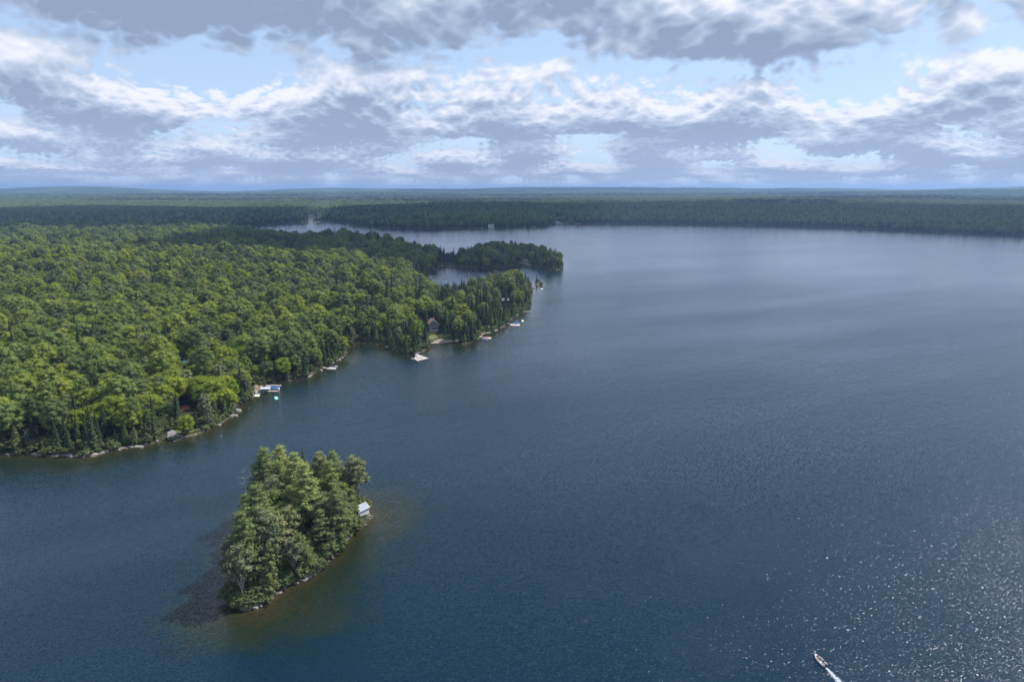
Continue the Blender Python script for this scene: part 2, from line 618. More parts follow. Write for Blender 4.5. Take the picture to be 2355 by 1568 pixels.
ICO1, ICO2 = ico(1), ico(2)


class Geo:
    def __init__(s):
        s.v, s.f, s.n = [], [], 0

    def add(s, v, f):
        v = np.asarray(v, float)
        s.v.append(v)
        s.f += [tuple(i + s.n for i in q) for q in f]
        s.n += len(v)

    def tube(s, pts, rad, k=5):
        pts = [Vector(p) for p in pts]
        vs, fs = [], []
        for i, p in enumerate(pts):
            d = (pts[min(i + 1, len(pts) - 1)] - pts[max(i - 1, 0)]).normalized()
            a = d.orthogonal().normalized()
            b_ = d.cross(a)
            for j in range(k):
                t = 2 * pi * j / k
                vs.append(p + (a * cos(t) + b_ * sin(t)) * rad[i])
        for i in range(len(pts) - 1):
            for j in range(k):
                fs.append((i * k + j, i * k + (j + 1) % k, (i + 1) * k + (j + 1) % k, (i + 1) * k + j))
        s.add([x[:] for x in vs], fs)

    def leaves(s, c, nrm, size, spread=0.5, aspect=1.0):
        """one bent leaf spray per centre, facing roughly along nrm"""
        n = len(c)
        nrm = nrm + rng.normal(0, spread, (n, 3))
        nrm /= np.linalg.norm(nrm, axis=1)[:, None] + 1e-9
        a = np.cross(nrm, rng.normal(0, 1, (n, 3)))
        a /= np.linalg.norm(a, axis=1)[:, None] + 1e-9
        b_ = np.cross(nrm, a)
        sz = size * rng.uniform(0.6, 1.35, n)[:, None]
        p0 = c + a * sz * aspect
        p1 = c + b_ * sz * 0.55 + nrm * sz * 0.15
        p2 = c - a * sz * aspect * 0.8
        p3 = c - b_ * sz * 0.55 - nrm * sz * 0.10
        v = np.stack([p0, p1, p2, p3], 1).reshape(-1, 3)
        i = np.arange(n) * 4
        s.add(v, [(int(k), int(k) + 1, int(k) + 2, int(k) + 3) for k in i])

    def lump(s, c, r, sub=1, rough=0.22, squash=1.0):
        v, f = (ICO1 if sub == 1 else ICO2)
        v = v * (1 + rng.uniform(-rough, rough, (len(v), 1)))
        s.add(v * np.array([r, r, r * squash]) + np.asarray(c), f)

    def arr(s):
        return (np.concatenate(s.v) if s.v else np.zeros((0, 3))), s.f


def foliage(name, stops, trans=0.32, hue_noise=0.45):
    m = bpy.data.materials.new(name)
    m.use_nodes = True
    T = NT(m.node_tree)
    T.n.clear()
    o = T.new('ShaderNodeOutputMaterial')
    oi = T.new('ShaderNodeObjectInfo')
    tc = T.new('ShaderNodeTexCoord')
    nz = T.noise(tc.outputs['Object'], 0.55, 3.0, 0.6)
    wide = T.noise(T.new('ShaderNodeNewGeometry').outputs['Position'], 0.012, 2.0, 0.6)
    f = T.m('ADD', T.m('MULTIPLY', oi.outputs['Random'], 0.75), T.m('MULTIPLY', T.m('SUBTRACT', nz, 0.5), hue_noise))
    f = T.m('ADD', f, T.m('MULTIPLY', T.m('SUBTRACT', wide, 0.38), 1.0), clamp=True)
    c = T.ramp(f, stops)
    d = T.new('ShaderNodeBsdfDiffuse')
    T.put(d.inputs[0], c)
    tr = T.new('ShaderNodeBsdfTranslucent')
    T.put(tr.inputs[0], T.mix(1.0, c, (1.25, 1.35, 0.55, 1), 'MULTIPLY'))
    mx = T.new('ShaderNodeMixShader')
    mx.inputs[0].default_value = trans
    T.l.new(d.outputs[0], mx.inputs[1])
    T.l.new(tr.outputs[0], mx.inputs[2])
    T.l.new(mx.outputs[0], o.inputs[0])
    return m


M_BROAD = foliage('broadleaf_foliage', [(0.0, (0.074, 0.106, 0.049)), (0.28, (0.116, 0.156, 0.059)), (0.55, (0.178, 0.232, 0.072)),
                                        (0.8, (0.207, 0.259, 0.054)), (1.0, (0.283, 0.309, 0.059))])
M_MAPLE = foliage('maple_foliage', [(0.0, (0.133, 0.191, 0.033)), (0.5, (0.201, 0.258, 0.039)), (1.0, (0.298, 0.326, 0.048))])
M_BIRCH = foliage('birch_foliage', [(0.0, (0.127, 0.156, 0.099)), (0.5, (0.192, 0.223, 0.129)), (1.0, (0.275, 0.278, 0.148))])
M_SPRUCE = foliage('spruce_foliage', [(0.0, (0.024, 0.041, 0.023)), (0.5, (0.044, 0.067, 0.032)), (1.0, (0.078, 0.101, 0.044))], 0.1)
M_CEDAR = foliage('cedar_foliage', [(0.0, (0.074, 0.098, 0.046)), (0.5, (0.113, 0.142, 0.061)), (1.0, (0.174, 0.195, 0.079))], 0.15)
M_PINE = foliage('pine_foliage', [(0.0, (0.140, 0.176, 0.081)), (0.5, (0.218, 0.267, 0.109)), (1.0, (0.311, 0.349, 0.133))], 0.25)
M_FARLEAF = foliage('far_sunlit_foliage', [(0.0, (0.075, 0.120, 0.045)), (0.5, (0.130, 0.185, 0.065)), (1.0, (0.200, 0.250, 0.085))], 0.3)  # sunlight missing on the far crowns is put into this green
M_BARK = material('bark', (0.13, 0.105, 0.085), 0.9, 0.3, 2.5)
M_PALE_BARK = material('pale_bark', (0.50, 0.47, 0.43), 0.8, 0.3, 2.0)
M_DEAD = material('dead_wood', (0.36, 0.33, 0.32), 0.85, 0.2, 1.5)


def broad_tree(h, r, clumps=26, leaves=60, low=0.20, lsize=0.36, core=1):
    """rounded crown of billowing leaf clumps on a forking trunk; returns crown and trunk geometry"""
    C, K = Geo(), Geo()
    lean = rng.normal(0, 0.3, 2)
    top = h * low * 1.25
    K.tube([(0, 0, -1.0), (lean[0] * .3, lean[1] * .3, top * .5), (lean[0], lean[1], top), (lean[0] * 1.5, lean[1] * 1.5, h * 0.75)],
           [0.034 * h * .5, 0.022 * h * .5, 0.017 * h * .5, 0.03])
    cz = h * (low + 1) / 2
    hh = h * (1 - low) / 2
    pts = []
    for i in range(clumps):
        u = 1 - (i + 0.5) / clumps * 1.45
        th = i * 2.39996 + rng.uniform(-0.4, 0.4)
        u = max(u, -0.75)
        w = math.sqrt(max(0, 1 - u * u))
        k = rng.uniform(0.62, 0.98)
        pts.append((cos(th) * w * r * k + lean[0], sin(th) * w * r * k + lean[1], cz + u * hh * rng.uniform(0.78, 0.98)))
    for p in pts[::3]:
        K.tube([(lean[0], lean[1], top * .8), ((p[0] + lean[0]) * .55, (p[1] + lean[1]) * .55, (top + p[2]) * .5), p], [0.10, 0.07, 0.02], 4)
    C.lump((lean[0], lean[1], cz + hh * .1), r * 0.50, 2, 0.30, hh / r * 1.05)
    for p in pts:
        q = r * rng.uniform(0.24, 0.36)
        C.lump(p, q * .84, core, 0.38, 0.8)
        d = rng.normal(0, 1, (leaves, 3))
        d[:, 2] = np.abs(d[:, 2]) * 0.9 - 0.25
        d /= np.linalg.norm(d, axis=1)[:, None]
        c = np.array(p) + d * q * np.array([1.08, 1.08, 0.88]) * rng.uniform(0.72, 1.28, (leaves, 1))
        C.leaves(c, d + np.array([0, 0, 0.35]), lsize, 0.6)
    return C, K


def spruce_tree(h, r, levels=13, per=9, droop=0.30, ragged=0.25):
    C, K = Geo(), Geo()
    K.tube([(0, 0, -1.0), (0, 0, h * .5), (0, 0, h * .985)], [0.016 * h, 0.010 * h, 0.02], 5)
    z0 = h * 0.07
    # dark inner body, rough
    n = 9
    v, f = [], []
    for i in range(8):
        t = i / 7.0
        for j in range(n):
            a = 2 * pi * j / n + i
            rr = r * 0.60 * (1 - t) ** 0.85 * rng.uniform(0.75, 1.2) + 0.05
            v.append((cos(a) * rr, sin(a) * rr, z0 + (h * 0.96 - z0) * t + rng.uniform(-.2, .2)))
    for i in range(7):
        for j in range(n):
            f.append((i * n + j, i * n + (j + 1) % n, (i + 1) * n + (j + 1) % n, (i + 1) * n + j))
    C.add(v, f)
    for i in range(levels):
        t = i / (levels - 1.0)
        z = z0 + (h * 0.97 - z0) * t ** 0.9
        rl = r * (1 - t) ** 0.8 + 0.18
        m = max(4, int(per * (1 - t * .5)))
        for j in range(m):
            a = 2 * pi * (j + 0.5 * (i % 2)) / m + rng.uniform(-.25, .25)
            L = rl * rng.uniform(1 - ragged, 1 + ragged * 0.7)
            w = max(0.22, L * 0.30)
            ca, sa = cos(a), sin(a)
            dz = -L * droop * rng.uniform(.6, 1.3)
            v = [(ca * L * .15, sa * L * .15, z + .25), (ca * L * .6 - sa * w, sa * L * .6 + ca * w, z + dz * .6 - w * .25),
                 (ca * L, sa * L, z + dz), (ca * L * .6 + sa * w, sa * L * .6 - ca * w, z + dz * .6 - w * .25), (ca * L * .62, sa * L * .62, z + dz * .45 + w * .28)]
            C.add(v, [(0, 1, 4), (1, 2, 4), (4, 2, 3), (0, 4, 3)])
    return C, K


def cedar_tree(h, r, clumps=30, leaves=26):
    """dense column or cone of flat sprays reaching to the ground"""
    C, K = Geo(), Geo()
    K.tube([(0, 0, -1.0), (0, 0, h * .5), (0, 0, h * .9)], [0.015 * h, 0.010 * h, 0.02], 5)
    for i in range(clumps):
        t = (i + 0.3) / clumps
        z = h * (0.06 + 0.90 * t)
        rr = r * (1 - t) ** 0.55 * (0.75 + 0.25 * min(1, t * 6))
        a = i * 2.39996
        q = max(0.45, rr * 0.52)
        p = np.array((cos(a) * (rr - q * .6), sin(a) * (rr - q * .6), z))
        C.lump(p, q, 1, 0.28, 1.5)
        d = rng.normal(0, 1, (leaves, 3))
        d /= np.linalg.norm(d, axis=1)[:, None]
        d[:, :2] += np.array([cos(a), sin(a)]) * 0.5
        c = p + d * q * np.array([0.95, .95, 1.35])
        C.leaves(c, d, 0.36, 0.5, 1.25)
    return C, K


def pine_tree(h, r, base=0.25, whorls=15, per=5, leanv=0.4):
    """white pine: tiers of long limbs carrying flat feathery plates, open between the tiers"""
    C, K = Geo(), Geo()
    lx, ly = rng.normal(0, leanv, 2)
    K.tube([(0, 0, -1.0), (lx * .2, ly * .2, h * .35), (lx * .6, ly * .6, h * .7), (lx, ly, h * .99)], [0.015 * h, 0.012 * h, 0.007 * h, 0.03], 6)
    for i in range(whorls):
        t = (i + rng.uniform(-.25, .25)) / (whorls - 1.0)
        t = min(max(t, 0), 1)
        z = h * (base + (0.985 - base) * t)
        prof = (0.60 + 0.40 * min(1, t * 3.5)) * (1 - t ** 1.4) + 0.08
        m = per if t < .85 else 3
        for j in range(m):
            a = 2 * pi * j / m + i * 1.1 + rng.uniform(-.35, .35)
            L = r * prof * rng.uniform(0.65, 1.15)
            ax, ay = lx * t, ly * t
            up = L * rng.uniform(0.02, 0.30)
            e = np.array((ax + cos(a) * L, ay + sin(a) * L, z + up))
            K.tube([(ax, ay, z - .2), (ax + cos(a) * L * .6, ay + sin(a) * L * .6, z + up * .4), tuple(e)], [0.07, 0.05, 0.02], 3)
            k = 2 if L < r * .45 else 4
            for s in range(k):
                g = 0.42 + 0.62 * s / max(1, k - 1)
                side = rng.uniform(-.28, .28) * L
                c = np.array((ax + cos(a) * L * g - sin(a) * side, ay + sin(a) * L * g + cos(a) * side, z + up * g + rng.uniform(-.2, .45)))
                q = max(0.40, r * 0.19 * rng.uniform(0.6, 1.4))
                C.lump(c, q * .60, 1, 0.45, 0.45)
                d = rng.normal(0, 1, (30, 3))
                d[:, 2] = np.abs(d[:, 2]) * .7
                d[:, :2] += np.array([cos(a), sin(a)]) * .4
                d /= np.linalg.norm(d, axis=1)[:, None]
                C.leaves(c + d * q * np.array([1.35, 1.35, .75]) * rng.uniform(.5, 1.1, (30, 1)), d + np.array([0, 0, .5]), 0.21, 0.6, 1.9)
    return C, K


def snag_tree(h):
    K = Geo()
    K.tube([(0, 0, -1), (.2, .1, h * .5), (.3, -.1, h)], [.16, .11, .02], 6)
    for i in range(11):
        z = h * rng.uniform(.35, .97)
        a = rng.uniform(0, 6.28)
        L = (h - z) * .35 + 1.0
        K.tube([(.2, 0, z), (cos(a) * L * .6, sin(a) * L * .6, z + L * .3), (cos(a) * L, sin(a) * L, z + L * .42)], [.05, .035, .01], 3)
    return Geo(), K


def low_tree(h, r):
    """far tree: one lumpy crown"""
    C, K = Geo(), Geo()
    for i in range(7):
        a = i * 2.4
        k = 0.0 if i == 0 else 0.5
        C.lump((cos(a) * r * k, sin(a) * r * k, h * (.66 + (.14 if i == 0 else rng.uniform(-.16, .1)))), r * (.62 if i == 0 else .42), 1, .25, 1.15)
    K.tube([(0, 0, -1), (0, 0, h * .6)], [.2, .12], 4)
    return C, K


def low_spruce(h, r):
    C, K = Geo(), Geo()
    for i in range(4):
        t = i / 4.0
        n = 7
        z = h * (.1 + .8 * t)
        v = [(0, 0, min(h, z + h * .36))]
        for j in range(n):
            a = 2 * pi * j / n + i
            rr = r * (1 - t * .85) * rng.uniform(.75, 1.2)
            v.append((cos(a) * rr, sin(a) * rr, z + rng.uniform(-.3, .3)))
        C.add(v, [(0, 1 + j, 1 + (j + 1) % n) for j in range(n)])
    K.tube([(0, 0, -1), (0, 0, h * .6)], [.15, .1], 4)
    return C, K


KINDS = {}
ISLE_SEED = 23


def make_kind(name, gens, fol, bark):
    """crown mesh, trunk mesh and a joined mesh of both for every variant"""
    lst = []
    for k, (C, K) in enumerate(gens):
        cv, cf = C.arr()
        kv, kf = K.arr()
        crown = quick_mesh(name + '_crown', cv, cf, [fol]) if len(cf) else None
        trunk = quick_mesh(name + '_trunk', kv, kf, [bark])
        both = quick_mesh(name, np.concatenate([cv, kv]), cf + [tuple(i + len(cv) for i in q) for q in kf], [fol, bark],
                          [0] * len(cf) + [1] * len(kf))
        lst.append((crown, trunk, both))
    KINDS[name] = lst


make_kind('broadleaf_tree', [broad_tree(h, r, c) for h, r, c in ((17, 5.2, 28), (16, 4.5, 24), (19, 5.8, 30), (15, 4.8, 22), (18, 4.4, 26), (20, 3.6, 22), (13, 6.2, 24), (11, 3.4, 16), (21, 6.4, 34))], M_BROAD, M_BARK)
make_kind('maple_tree', [broad_tree(h, r, c, 64, .14) for h, r, c in ((15, 5.6, 32), (13, 4.8, 28), (16, 6.2, 34))], M_MAPLE, M_BARK)
make_kind('birch_tree', [broad_tree(h, r, c, 50, .20, .30) for h, r, c in ((16, 3.1, 26), (14, 2.6, 22), (18, 3.4, 30))], M_BIRCH, M_PALE_BARK)
make_kind('spruce_tree', [spruce_tree(h, r, l) for h, r, l in ((19, 3.0, 15), (16, 2.5, 13), (21, 2.8, 17), (13, 2.4, 11))], M_SPRUCE, M_BARK)
make_kind('cedar_tree', [cedar_tree(h, r) for h, r in ((12, 2.1), (10, 1.9), (14, 2.4), (8, 1.8))], M_CEDAR, M_BARK)
make_kind('pine_tree', [pine_tree(h * .95, r * 1.08, b_, w) for h, r, b_, w in ((26, 5.4, .20, 17), (24, 4.6, .28, 15), (28, 5.6, .24, 18), (21, 4.4, .14, 14), (17, 3.9, .10, 12), (23, 5.2, .34, 13))], M_PINE, M_BARK)
make_kind('dead_tree', [snag_tree(h) for h in (15, 18, 12)], M_SPRUCE, M_DEAD)
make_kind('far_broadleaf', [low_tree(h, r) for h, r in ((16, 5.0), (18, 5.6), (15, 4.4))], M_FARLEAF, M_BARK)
make_kind('far_spruce', [low_spruce(h, r) for h, r in ((18, 3.0), (15, 2.6))], M_SPRUCE, M_BARK)


def grove(n, sp, rad=13):
    """a stand of far crowns"""
    C, K = Geo(), Geo()
    for i in range(n):
        a, q = i * 2.4, rad * math.sqrt((i + .5) / n)
        x, y = cos(a) * q, sin(a) * q
        if sp:
            h, r = rng.uniform(11, 19), rng.uniform(2.2, 3.2)
            for k in range(3):
                m = 6
                z = h * (.12 + .28 * k)
                v = [(x, y, min(h, z + h * .42))] + [(x + cos(6.28 * j / m + k) * r * (1 - k * .26), y + sin(6.28 * j / m + k) * r * (1 - k * .26), z) for j in range(m)]
                C.add(v, [(0, 1 + j, 1 + (j + 1) % m) for j in range(m)])
        else:
            h, r = rng.uniform(12, 17), rng.uniform(3.4, 5.0)
            C.lump((x, y, h - r * .8), r, 1, .28, .85)
            C.lump((x + rng.uniform(-2, 2), y + rng.uniform(-2, 2), h - r * .4), r * .6, 1, .28, .85)
    K.tube([(0, 0, -1), (0, 0, 8)], [.2, .12], 4)
    return C, K


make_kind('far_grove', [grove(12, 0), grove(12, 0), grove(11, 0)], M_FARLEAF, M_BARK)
make_kind('far_spruce_grove', [grove(16, 1), grove(16, 1)], M_SPRUCE, M_BARK)
make_kind('shrub', [broad_tree(2.6, 1.7, 9, 16, .05, .26), broad_tree(1.8, 1.4, 7, 14, .05, .24)], M_CEDAR, M_BARK)


def plant(kind, var, x, y, z, s, rot, label, group, cat='tree', tilt=(0.0, 0.0)):
    crown, trunk, _ = KINDS[kind][var % len(KINDS[kind])]
    e = bpy.data.objects.new(kind, None)
    COL.objects.link(e)
    e.location = (x, y, z)
    e.rotation_euler = (tilt[0], tilt[1], rot)
    e.scale = (s, s, s * rng.uniform(0.93, 1.07))
    tag(e, label, cat, group)
    if crown is not None:
        link('crown', crown, parent=e)
    link('trunk', trunk, parent=e)
    return e


def scatter(name, label, kinds, pts, pick, scl, rot):
    """the uncountable rest of a forest: one object that puts the tree meshes on points"""
    coll = bpy.data.collections.new(name + '_stock')
    n = 0
    for kd in kinds:
        for (_, _, both) in KINDS[kd]:
            o = bpy.data.objects.new('%s_%02d' % (name, n), both)
            coll.objects.link(o)
            n += 1
    me = bpy.data.meshes.new(name)
    me.vertices.add(len(pts))
    me.vertices.foreach_set('co', np.asarray(pts, float).ravel())
    for nm, tp, val in (('pick', 'INT', pick), ('scl', 'FLOAT', scl), ('rot', 'FLOAT', rot)):
        a = me.attributes.new(nm, tp, 'POINT')
        a.data.foreach_set('value', np.asarray(val))
    o = link(name, me, kind='stuff')
    o['label'] = label
    ng = bpy.data.node_groups.new(name, 'GeometryNodeTree')
    ng.interface.new_socket('Geometry', in_out='INPUT', socket_type='NodeSocketGeometry')
    ng.interface.new_socket('Geometry', in_out='OUTPUT', socket_type='NodeSocketGeometry')
    N = ng.nodes
    gi, go = N.new('NodeGroupInput'), N.new('NodeGroupOutput')
    ip = N.new('GeometryNodeInstanceOnPoints')
    ci = N.new('GeometryNodeCollectionInfo')
    ci.inputs['Collection'].default_value = coll
    ci.inputs['Separate Children'].default_value = True
    ci.inputs['Reset Children'].default_value = True

    def attr(nm, tp):
        q = N.new('GeometryNodeInputNamedAttribute')
        q.data_type = tp
        q.inputs['Name'].default_value = nm
        return [s for s in q.outputs if s.enabled][0]
    cx = N.new('ShaderNodeCombineXYZ')
    L = ng.links
    L.new(attr('rot', 'FLOAT'), cx.inputs[2])
    L.new(gi.outputs[0], ip.inputs['Points'])
    L.new(ci.outputs[0], ip.inputs['Instance'])
    ip.inputs['Pick Instance'].default_value = True
    L.new(attr('pick', 'INT'), ip.inputs['Instance Index'])
    L.new(cx.outputs[0], ip.inputs['Rotation'])
    L.new(attr('scl', 'FLOAT'), ip.inputs['Scale'])
    L.new(ip.outputs[0], go.inputs[0])
    md = o.modifiers.new('instances', 'NODES')
    md.node_group = ng
    return o


# clearings: lots, roads and houses in picture coordinates (kept free of trees), as (x, y, radius m)
CLEAR = [G(437, 900) + (7.5,), G(430, 915) + (6,), G(1162, 722) + (8,), G(1163, 733) + (6,), G(1107, 740) + (8,), G(420, 970) + (6.5,), G(436, 976) + (5,), G(432, 893) + (7,), G(428, 910) + (6,), G(424, 960) + (5,), G(436, 952) + (4,), G(433, 868) + (9,), G(430, 885) + (5,), G(428, 905) + (4.5,), G(424, 945) + (6.0,), G(400, 980) + (7.0,), G(396, 1003) + (7,), G(436, 968) + (5,), G(447, 990) + (5,), G(520, 838) + (8,),
         G(578, 893) + (5.5,), G(590, 893) + (6,), G(992, 770) + (10,), G(995, 781) + (8,), G(1014, 785) + (6,), G(1005, 776) + (7,), G(1110, 727) + (9,), G(1109, 770) + (5,),
         G(1162, 705) + (8,), G(1162, 714) + (6,), G(1208, 606) + (13,), G(1212, 610) + (9,), G(1207, 600) + (8,), G(1128, 521) + (16,), G(905, 522) + (18,), G(937, 524) + (13,), G(1268, 510) + (26,), G(1284, 511) + (26,), G(1300, 512) + (22,),
         G(1307, 497) + (16,), G(1280, 508) + (26,), G(1295, 509) + (24,), G(1168, 521) + (12,), G(1100, 526) + (8,), G(745, 510) + (30,), G(838, 1186) + (4.6,), G(845, 1192) + (3.5,), G(830, 1203) + (4.2,), G(842, 1203) + (4.2,), G(822, 1192) + (3.5,), G(662, 1268) + (4.5,), G(668, 1300) + (4.0,), G(1010, 610) + (9,), G(1030, 609) + (10,)]


def road_free(x, y, pad=0.0):
    ok = np.ones(len(x), bool)
    for cx, cy, r in CLEAR:
        ok &= (x - cx) ** 2 + (y - cy) ** 2 > (r + pad) ** 2
    return ok


def jgrid(r0, r1, s, half=R(47)):
    n = int(2 * r1 / s) + 1
    a = (np.arange(n) - n / 2) * s
    b_ = np.arange(-0.1 * r1, r1, s)
    X, Y = np.meshgrid(a, b_)
    X = X.ravel()
    Y = Y.ravel()
    X = X + rng.uniform(-.46, .46, X.shape) * s
    Y = Y + rng.uniform(-.46, .46, Y.shape) * s
    rr = np.hypot(X, Y)
    az = np.arctan2(X, Y)
    k = (rr >= r0) & (rr < r1) & (az > -half) & (az < half)
    return X[k], Y[k]


def to_pic(x, y, z):
    """where a point falls in the 2355-wide picture (used only to decide which trees are worth building one by one)"""
    dyv, dzv = y, z - CAM_H
    fwd = dyv * cos(TILT) - dzv * sin(TILT)
    upv = dyv * sin(TILT) + dzv * cos(TILT)
    return 1177.5 + 1570 * x / fwd, 784 - 1570 * upv / fwd


rows = []
for r0, r1, s in ((120, 700, 5.6), (700, 1300, 6.6), (1300, 2300, 8.4), (2300, 3700, 11.5), (3700, 6400, 19.0), (6400, 11500, 30.0)):
    X, Y = jgrid(r0, r1, s)
    rad = np.hypot(X, Y)
    if r0 > 3000:
        sd = np.full(len(X), 99.0)
        isl = np.full(len(X), -99.0)
        # lakes do not reach out here
    else:
        sd, isl = land_sd(X, Y)
        isl = np.asarray(isl)
    k = (sd > np.where(rad < 1300, 0.7, 2.5)) & (isl < -1)
    k &= road_free(X, Y)
    k &= ~((np.hypot(X - G(1240, 653)[0], Y - G(1240, 653)[1]) < 25))
    X, Y, sd = X[k], Y[k], sd[k]
    rows.append((X, Y, sd, np.full(len(X), s)))
TX, TY, TS, TP = [np.concatenate(c) for c in zip(*rows)]
TR = np.hypot(TX, TY)
TZ = mesh_z(TX, TY) - 0.1
PX, PY = to_pic(TX, TY, TZ)
inview = (PX > -90) & (PX < 2445) & (PY > 380) & (PY < 1620)
print('forest points', len(TX))
u = rng.uniform(0, 1, len(TX))
mixn = fbm(TX / 60.0, TY / 60.0, 3, 77)
shore = np.exp(-TS / 13.0)


def blob(px, py, rx, ry):
    return np.exp(-(((PX - px) / rx) ** 2 + ((PY - py) / ry) ** 2))


# where each kind grows: cedars and spruces along the water, hardwoods on the rise, dark spruce as shade on ridge and flats beyond
conif = 0.13 + 0.70 * shore + 0.9 * np.clip(mixn - 0.56, 0, 1) * 2
dx_, dy_ = G(960, 740)
conif += 0.55 * np.exp(-(((TX - dx_) / 70.0) ** 2 + ((TY - dy_) / 75.0) ** 2))
dx_, dy_ = G(1130, 690)
mixed = np.exp(-(((TX - dx_) / 110.0) ** 2 + ((TY - dy_) / 130.0) ** 2))
conif += 0.28 * mixed
conif += 0.55 * sstep(TX, -2600, -1500) * sstep(-TX, 100, 700) * sstep(TY, 1700, 1900) * sstep(-TY, -3300, -2900)  # dark spruce deepens the cloud-shaded band on the far left
conif += 0.55 * np.exp(-(((TX + 330) / 330.0) ** 2 + ((TY - 1310) / 190.0) ** 2))  # more spruce here, its dark green standing in for shade on the ridge
conif += 0.5 * np.exp(-(((TX + 195) / 60.0) ** 2 + ((TY - 310) / 32.0) ** 2))
conif -= 0.55 * np.exp(-(((TX - G(470, 930)[0]) / 26.0) ** 2 + ((TY - G(470, 930)[1]) / 45.0) ** 2))
conif = np.where(TR > 3300, 0.08 + 0.75 * sstep(fbm(TX / 1300.0, TY / 420.0, 3, 55), .50, .62), conif)  # distant cloud-shadow bands drawn as bands of dark spruce
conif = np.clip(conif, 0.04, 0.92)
birch = 0.10 + 0.5 * mixed + 0.35 * sstep(fbm(TX / 120.0, TY / 120.0, 2, 19), .52, .68)
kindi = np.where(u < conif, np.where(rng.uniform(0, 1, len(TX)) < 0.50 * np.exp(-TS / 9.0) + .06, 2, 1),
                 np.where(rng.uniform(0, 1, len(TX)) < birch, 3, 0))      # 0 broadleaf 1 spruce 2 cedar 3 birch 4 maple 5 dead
lot = np.exp(-(((TX - G(470, 930)[0]) / 34.0) ** 2 + ((TY - G(470, 930)[1]) / 55.0) ** 2))
kindi = np.where((kindi == 0) & (rng.uniform(0, 1, len(TX)) < 0.10 + 0.75 * lot), 4, kindi)
bog = np.exp(-(((TX - G(640, 612)[0]) / 110.0) ** 2 + ((TY - G(640, 612)[1]) / 34.0) ** 2)) + 0.8 * np.exp(-(((TX - G(200, 598)[0]) / 60.0) ** 2 + ((TY - G(200, 598)[1]) / 25.0) ** 2))
kindi = np.where(rng.uniform(0, 1, len(TX)) < 0.55 * bog + 0.006, 5, kindi)
SC = rng.uniform(0.66, 1.20, len(TX)) * np.where(TP > 15, np.where(TP > 25, 1.35, .92), np.where(TP > 9, 1.15, 1.0))
SC *= 1 - 0.30 * np.exp(-TS / 5.0)
pond = blob(1010, 676, 110, 22)
SC *= 1 - 0.38 * np.clip(pond, 0, 1)
SC *= np.where(kindi == 5, 0.75, 1.0)
SC = np.where(bog > .35, SC * .62, SC)
# trunkless tall crowns would hide small lots: keep the waterfront in front of houses low
for hx, hy, hr in (G(993, 778) + (15,), G(1162, 720) + (15,), G(428, 900) + (10,), G(424, 960) + (12,), G(1208, 608) + (16,), G(574, 893) + (8,), G(1111, 737) + (6,)):
    near = np.hypot(TX - hx, TY - hy) < hr
    SC = np.where(near, SC * .5, SC)
TROT = rng.uniform(0, 6.28, len(TX))
KN = ['broadleaf_tree', 'spruce_tree', 'cedar_tree', 'birch_tree', 'maple_tree', 'dead_tree']

# the ones that show largest are built one by one: at most 300 of a kind
single = np.zeros(len(TX), bool)
LIM = {0: 215, 1: 150, 2: 130, 3: 60, 4: 70, 5: 12}
for k, lim in LIM.items():
    c = np.where(inview & (kindi == k) & (TR < 900))[0]
    c = c[np.argsort(TR[c] - 14 * SC[c] - 25 * np.exp(-TS[c] / 6))][:lim]
    single[c] = True

SPOTS = [('the far left shore', 0, 1048), ('the bare rock point', 205, 1040), ('the boat landing lawn', 400, 990), ('the grey gravel drive', 428, 900),
         ('the long rock slab shore', 530, 950), ('the boat lifts', 590, 880), ('the dark cove', 670, 862), ('the covered runabout', 750, 835), ('the reedy inlet', 830, 780),
         ('the furnished deck', 940, 790), ('the big-windowed house', 995, 770), ('the sandy shore', 1060, 775), ('the dock with red chairs', 1115, 755),
         ('the blue cottage', 1162, 705), ('the thin white dock', 1205, 700), ('the outer tip of the point', 1215, 665), ('the pond behind the point', 1080, 672)]
SP = np.array([G(a, b_) for _, a, b_ in SPOTS])
ADJ = {0: ('small rounded broadleaf tree', 'full green broadleaf tree', 'large spreading broadleaf tree'), 1: ('short dark pointed spruce', 'dark pointed spruce', 'tall dark narrow spruce'),
       2: ('low dense cedar', 'dense dull-green cedar', 'tall columnar cedar'), 3: ('slim pale-leaved birch', 'pale feathery birch', 'tall pale feathery birch'),
       4: ('small bright yellow-green maple', 'bright yellow-green maple', 'broad bright yellow-green maple'), 5: ('small grey dead tree', 'bare grey dead tree', 'tall bare grey dead tree')}
for i in np.where(single)[0]:
    k = int(kindi[i])
    j = int(np.argmin(np.hypot(SP[:, 0] - TX[i], SP[:, 1] - TY[i])))
    hz = ('at the left edge', 'in the left quarter', 'in the middle stretch', 'in the right stretch')[int(np.searchsorted([140, 330, 620], PX[i]))]
    vt = 'low ' if PY[i] > 900 else ('high ' if PY[i] < 760 else 'midway up ')
    row = 'at the waterline by' if TS[i] < 6 else ('one row back near' if TS[i] < 16 else ('in the woods behind' if TS[i] < 45 else 'deep inland,'))
    lb = '%s %s %s' % (ADJ[k][0 if SC[i] < .82 else (1 if SC[i] < 1.02 else 2)], row, SPOTS[j][0] if TS[i] < 45 else vt + hz)
    plant(KN[k], int(rng.integers(0, 9)), TX[i], TY[i], TZ[i], SC[i], TROT[i], lb, 'trees ' + row + ' ' + (SPOTS[j][0] if TS[i] < 45 else vt + hz))

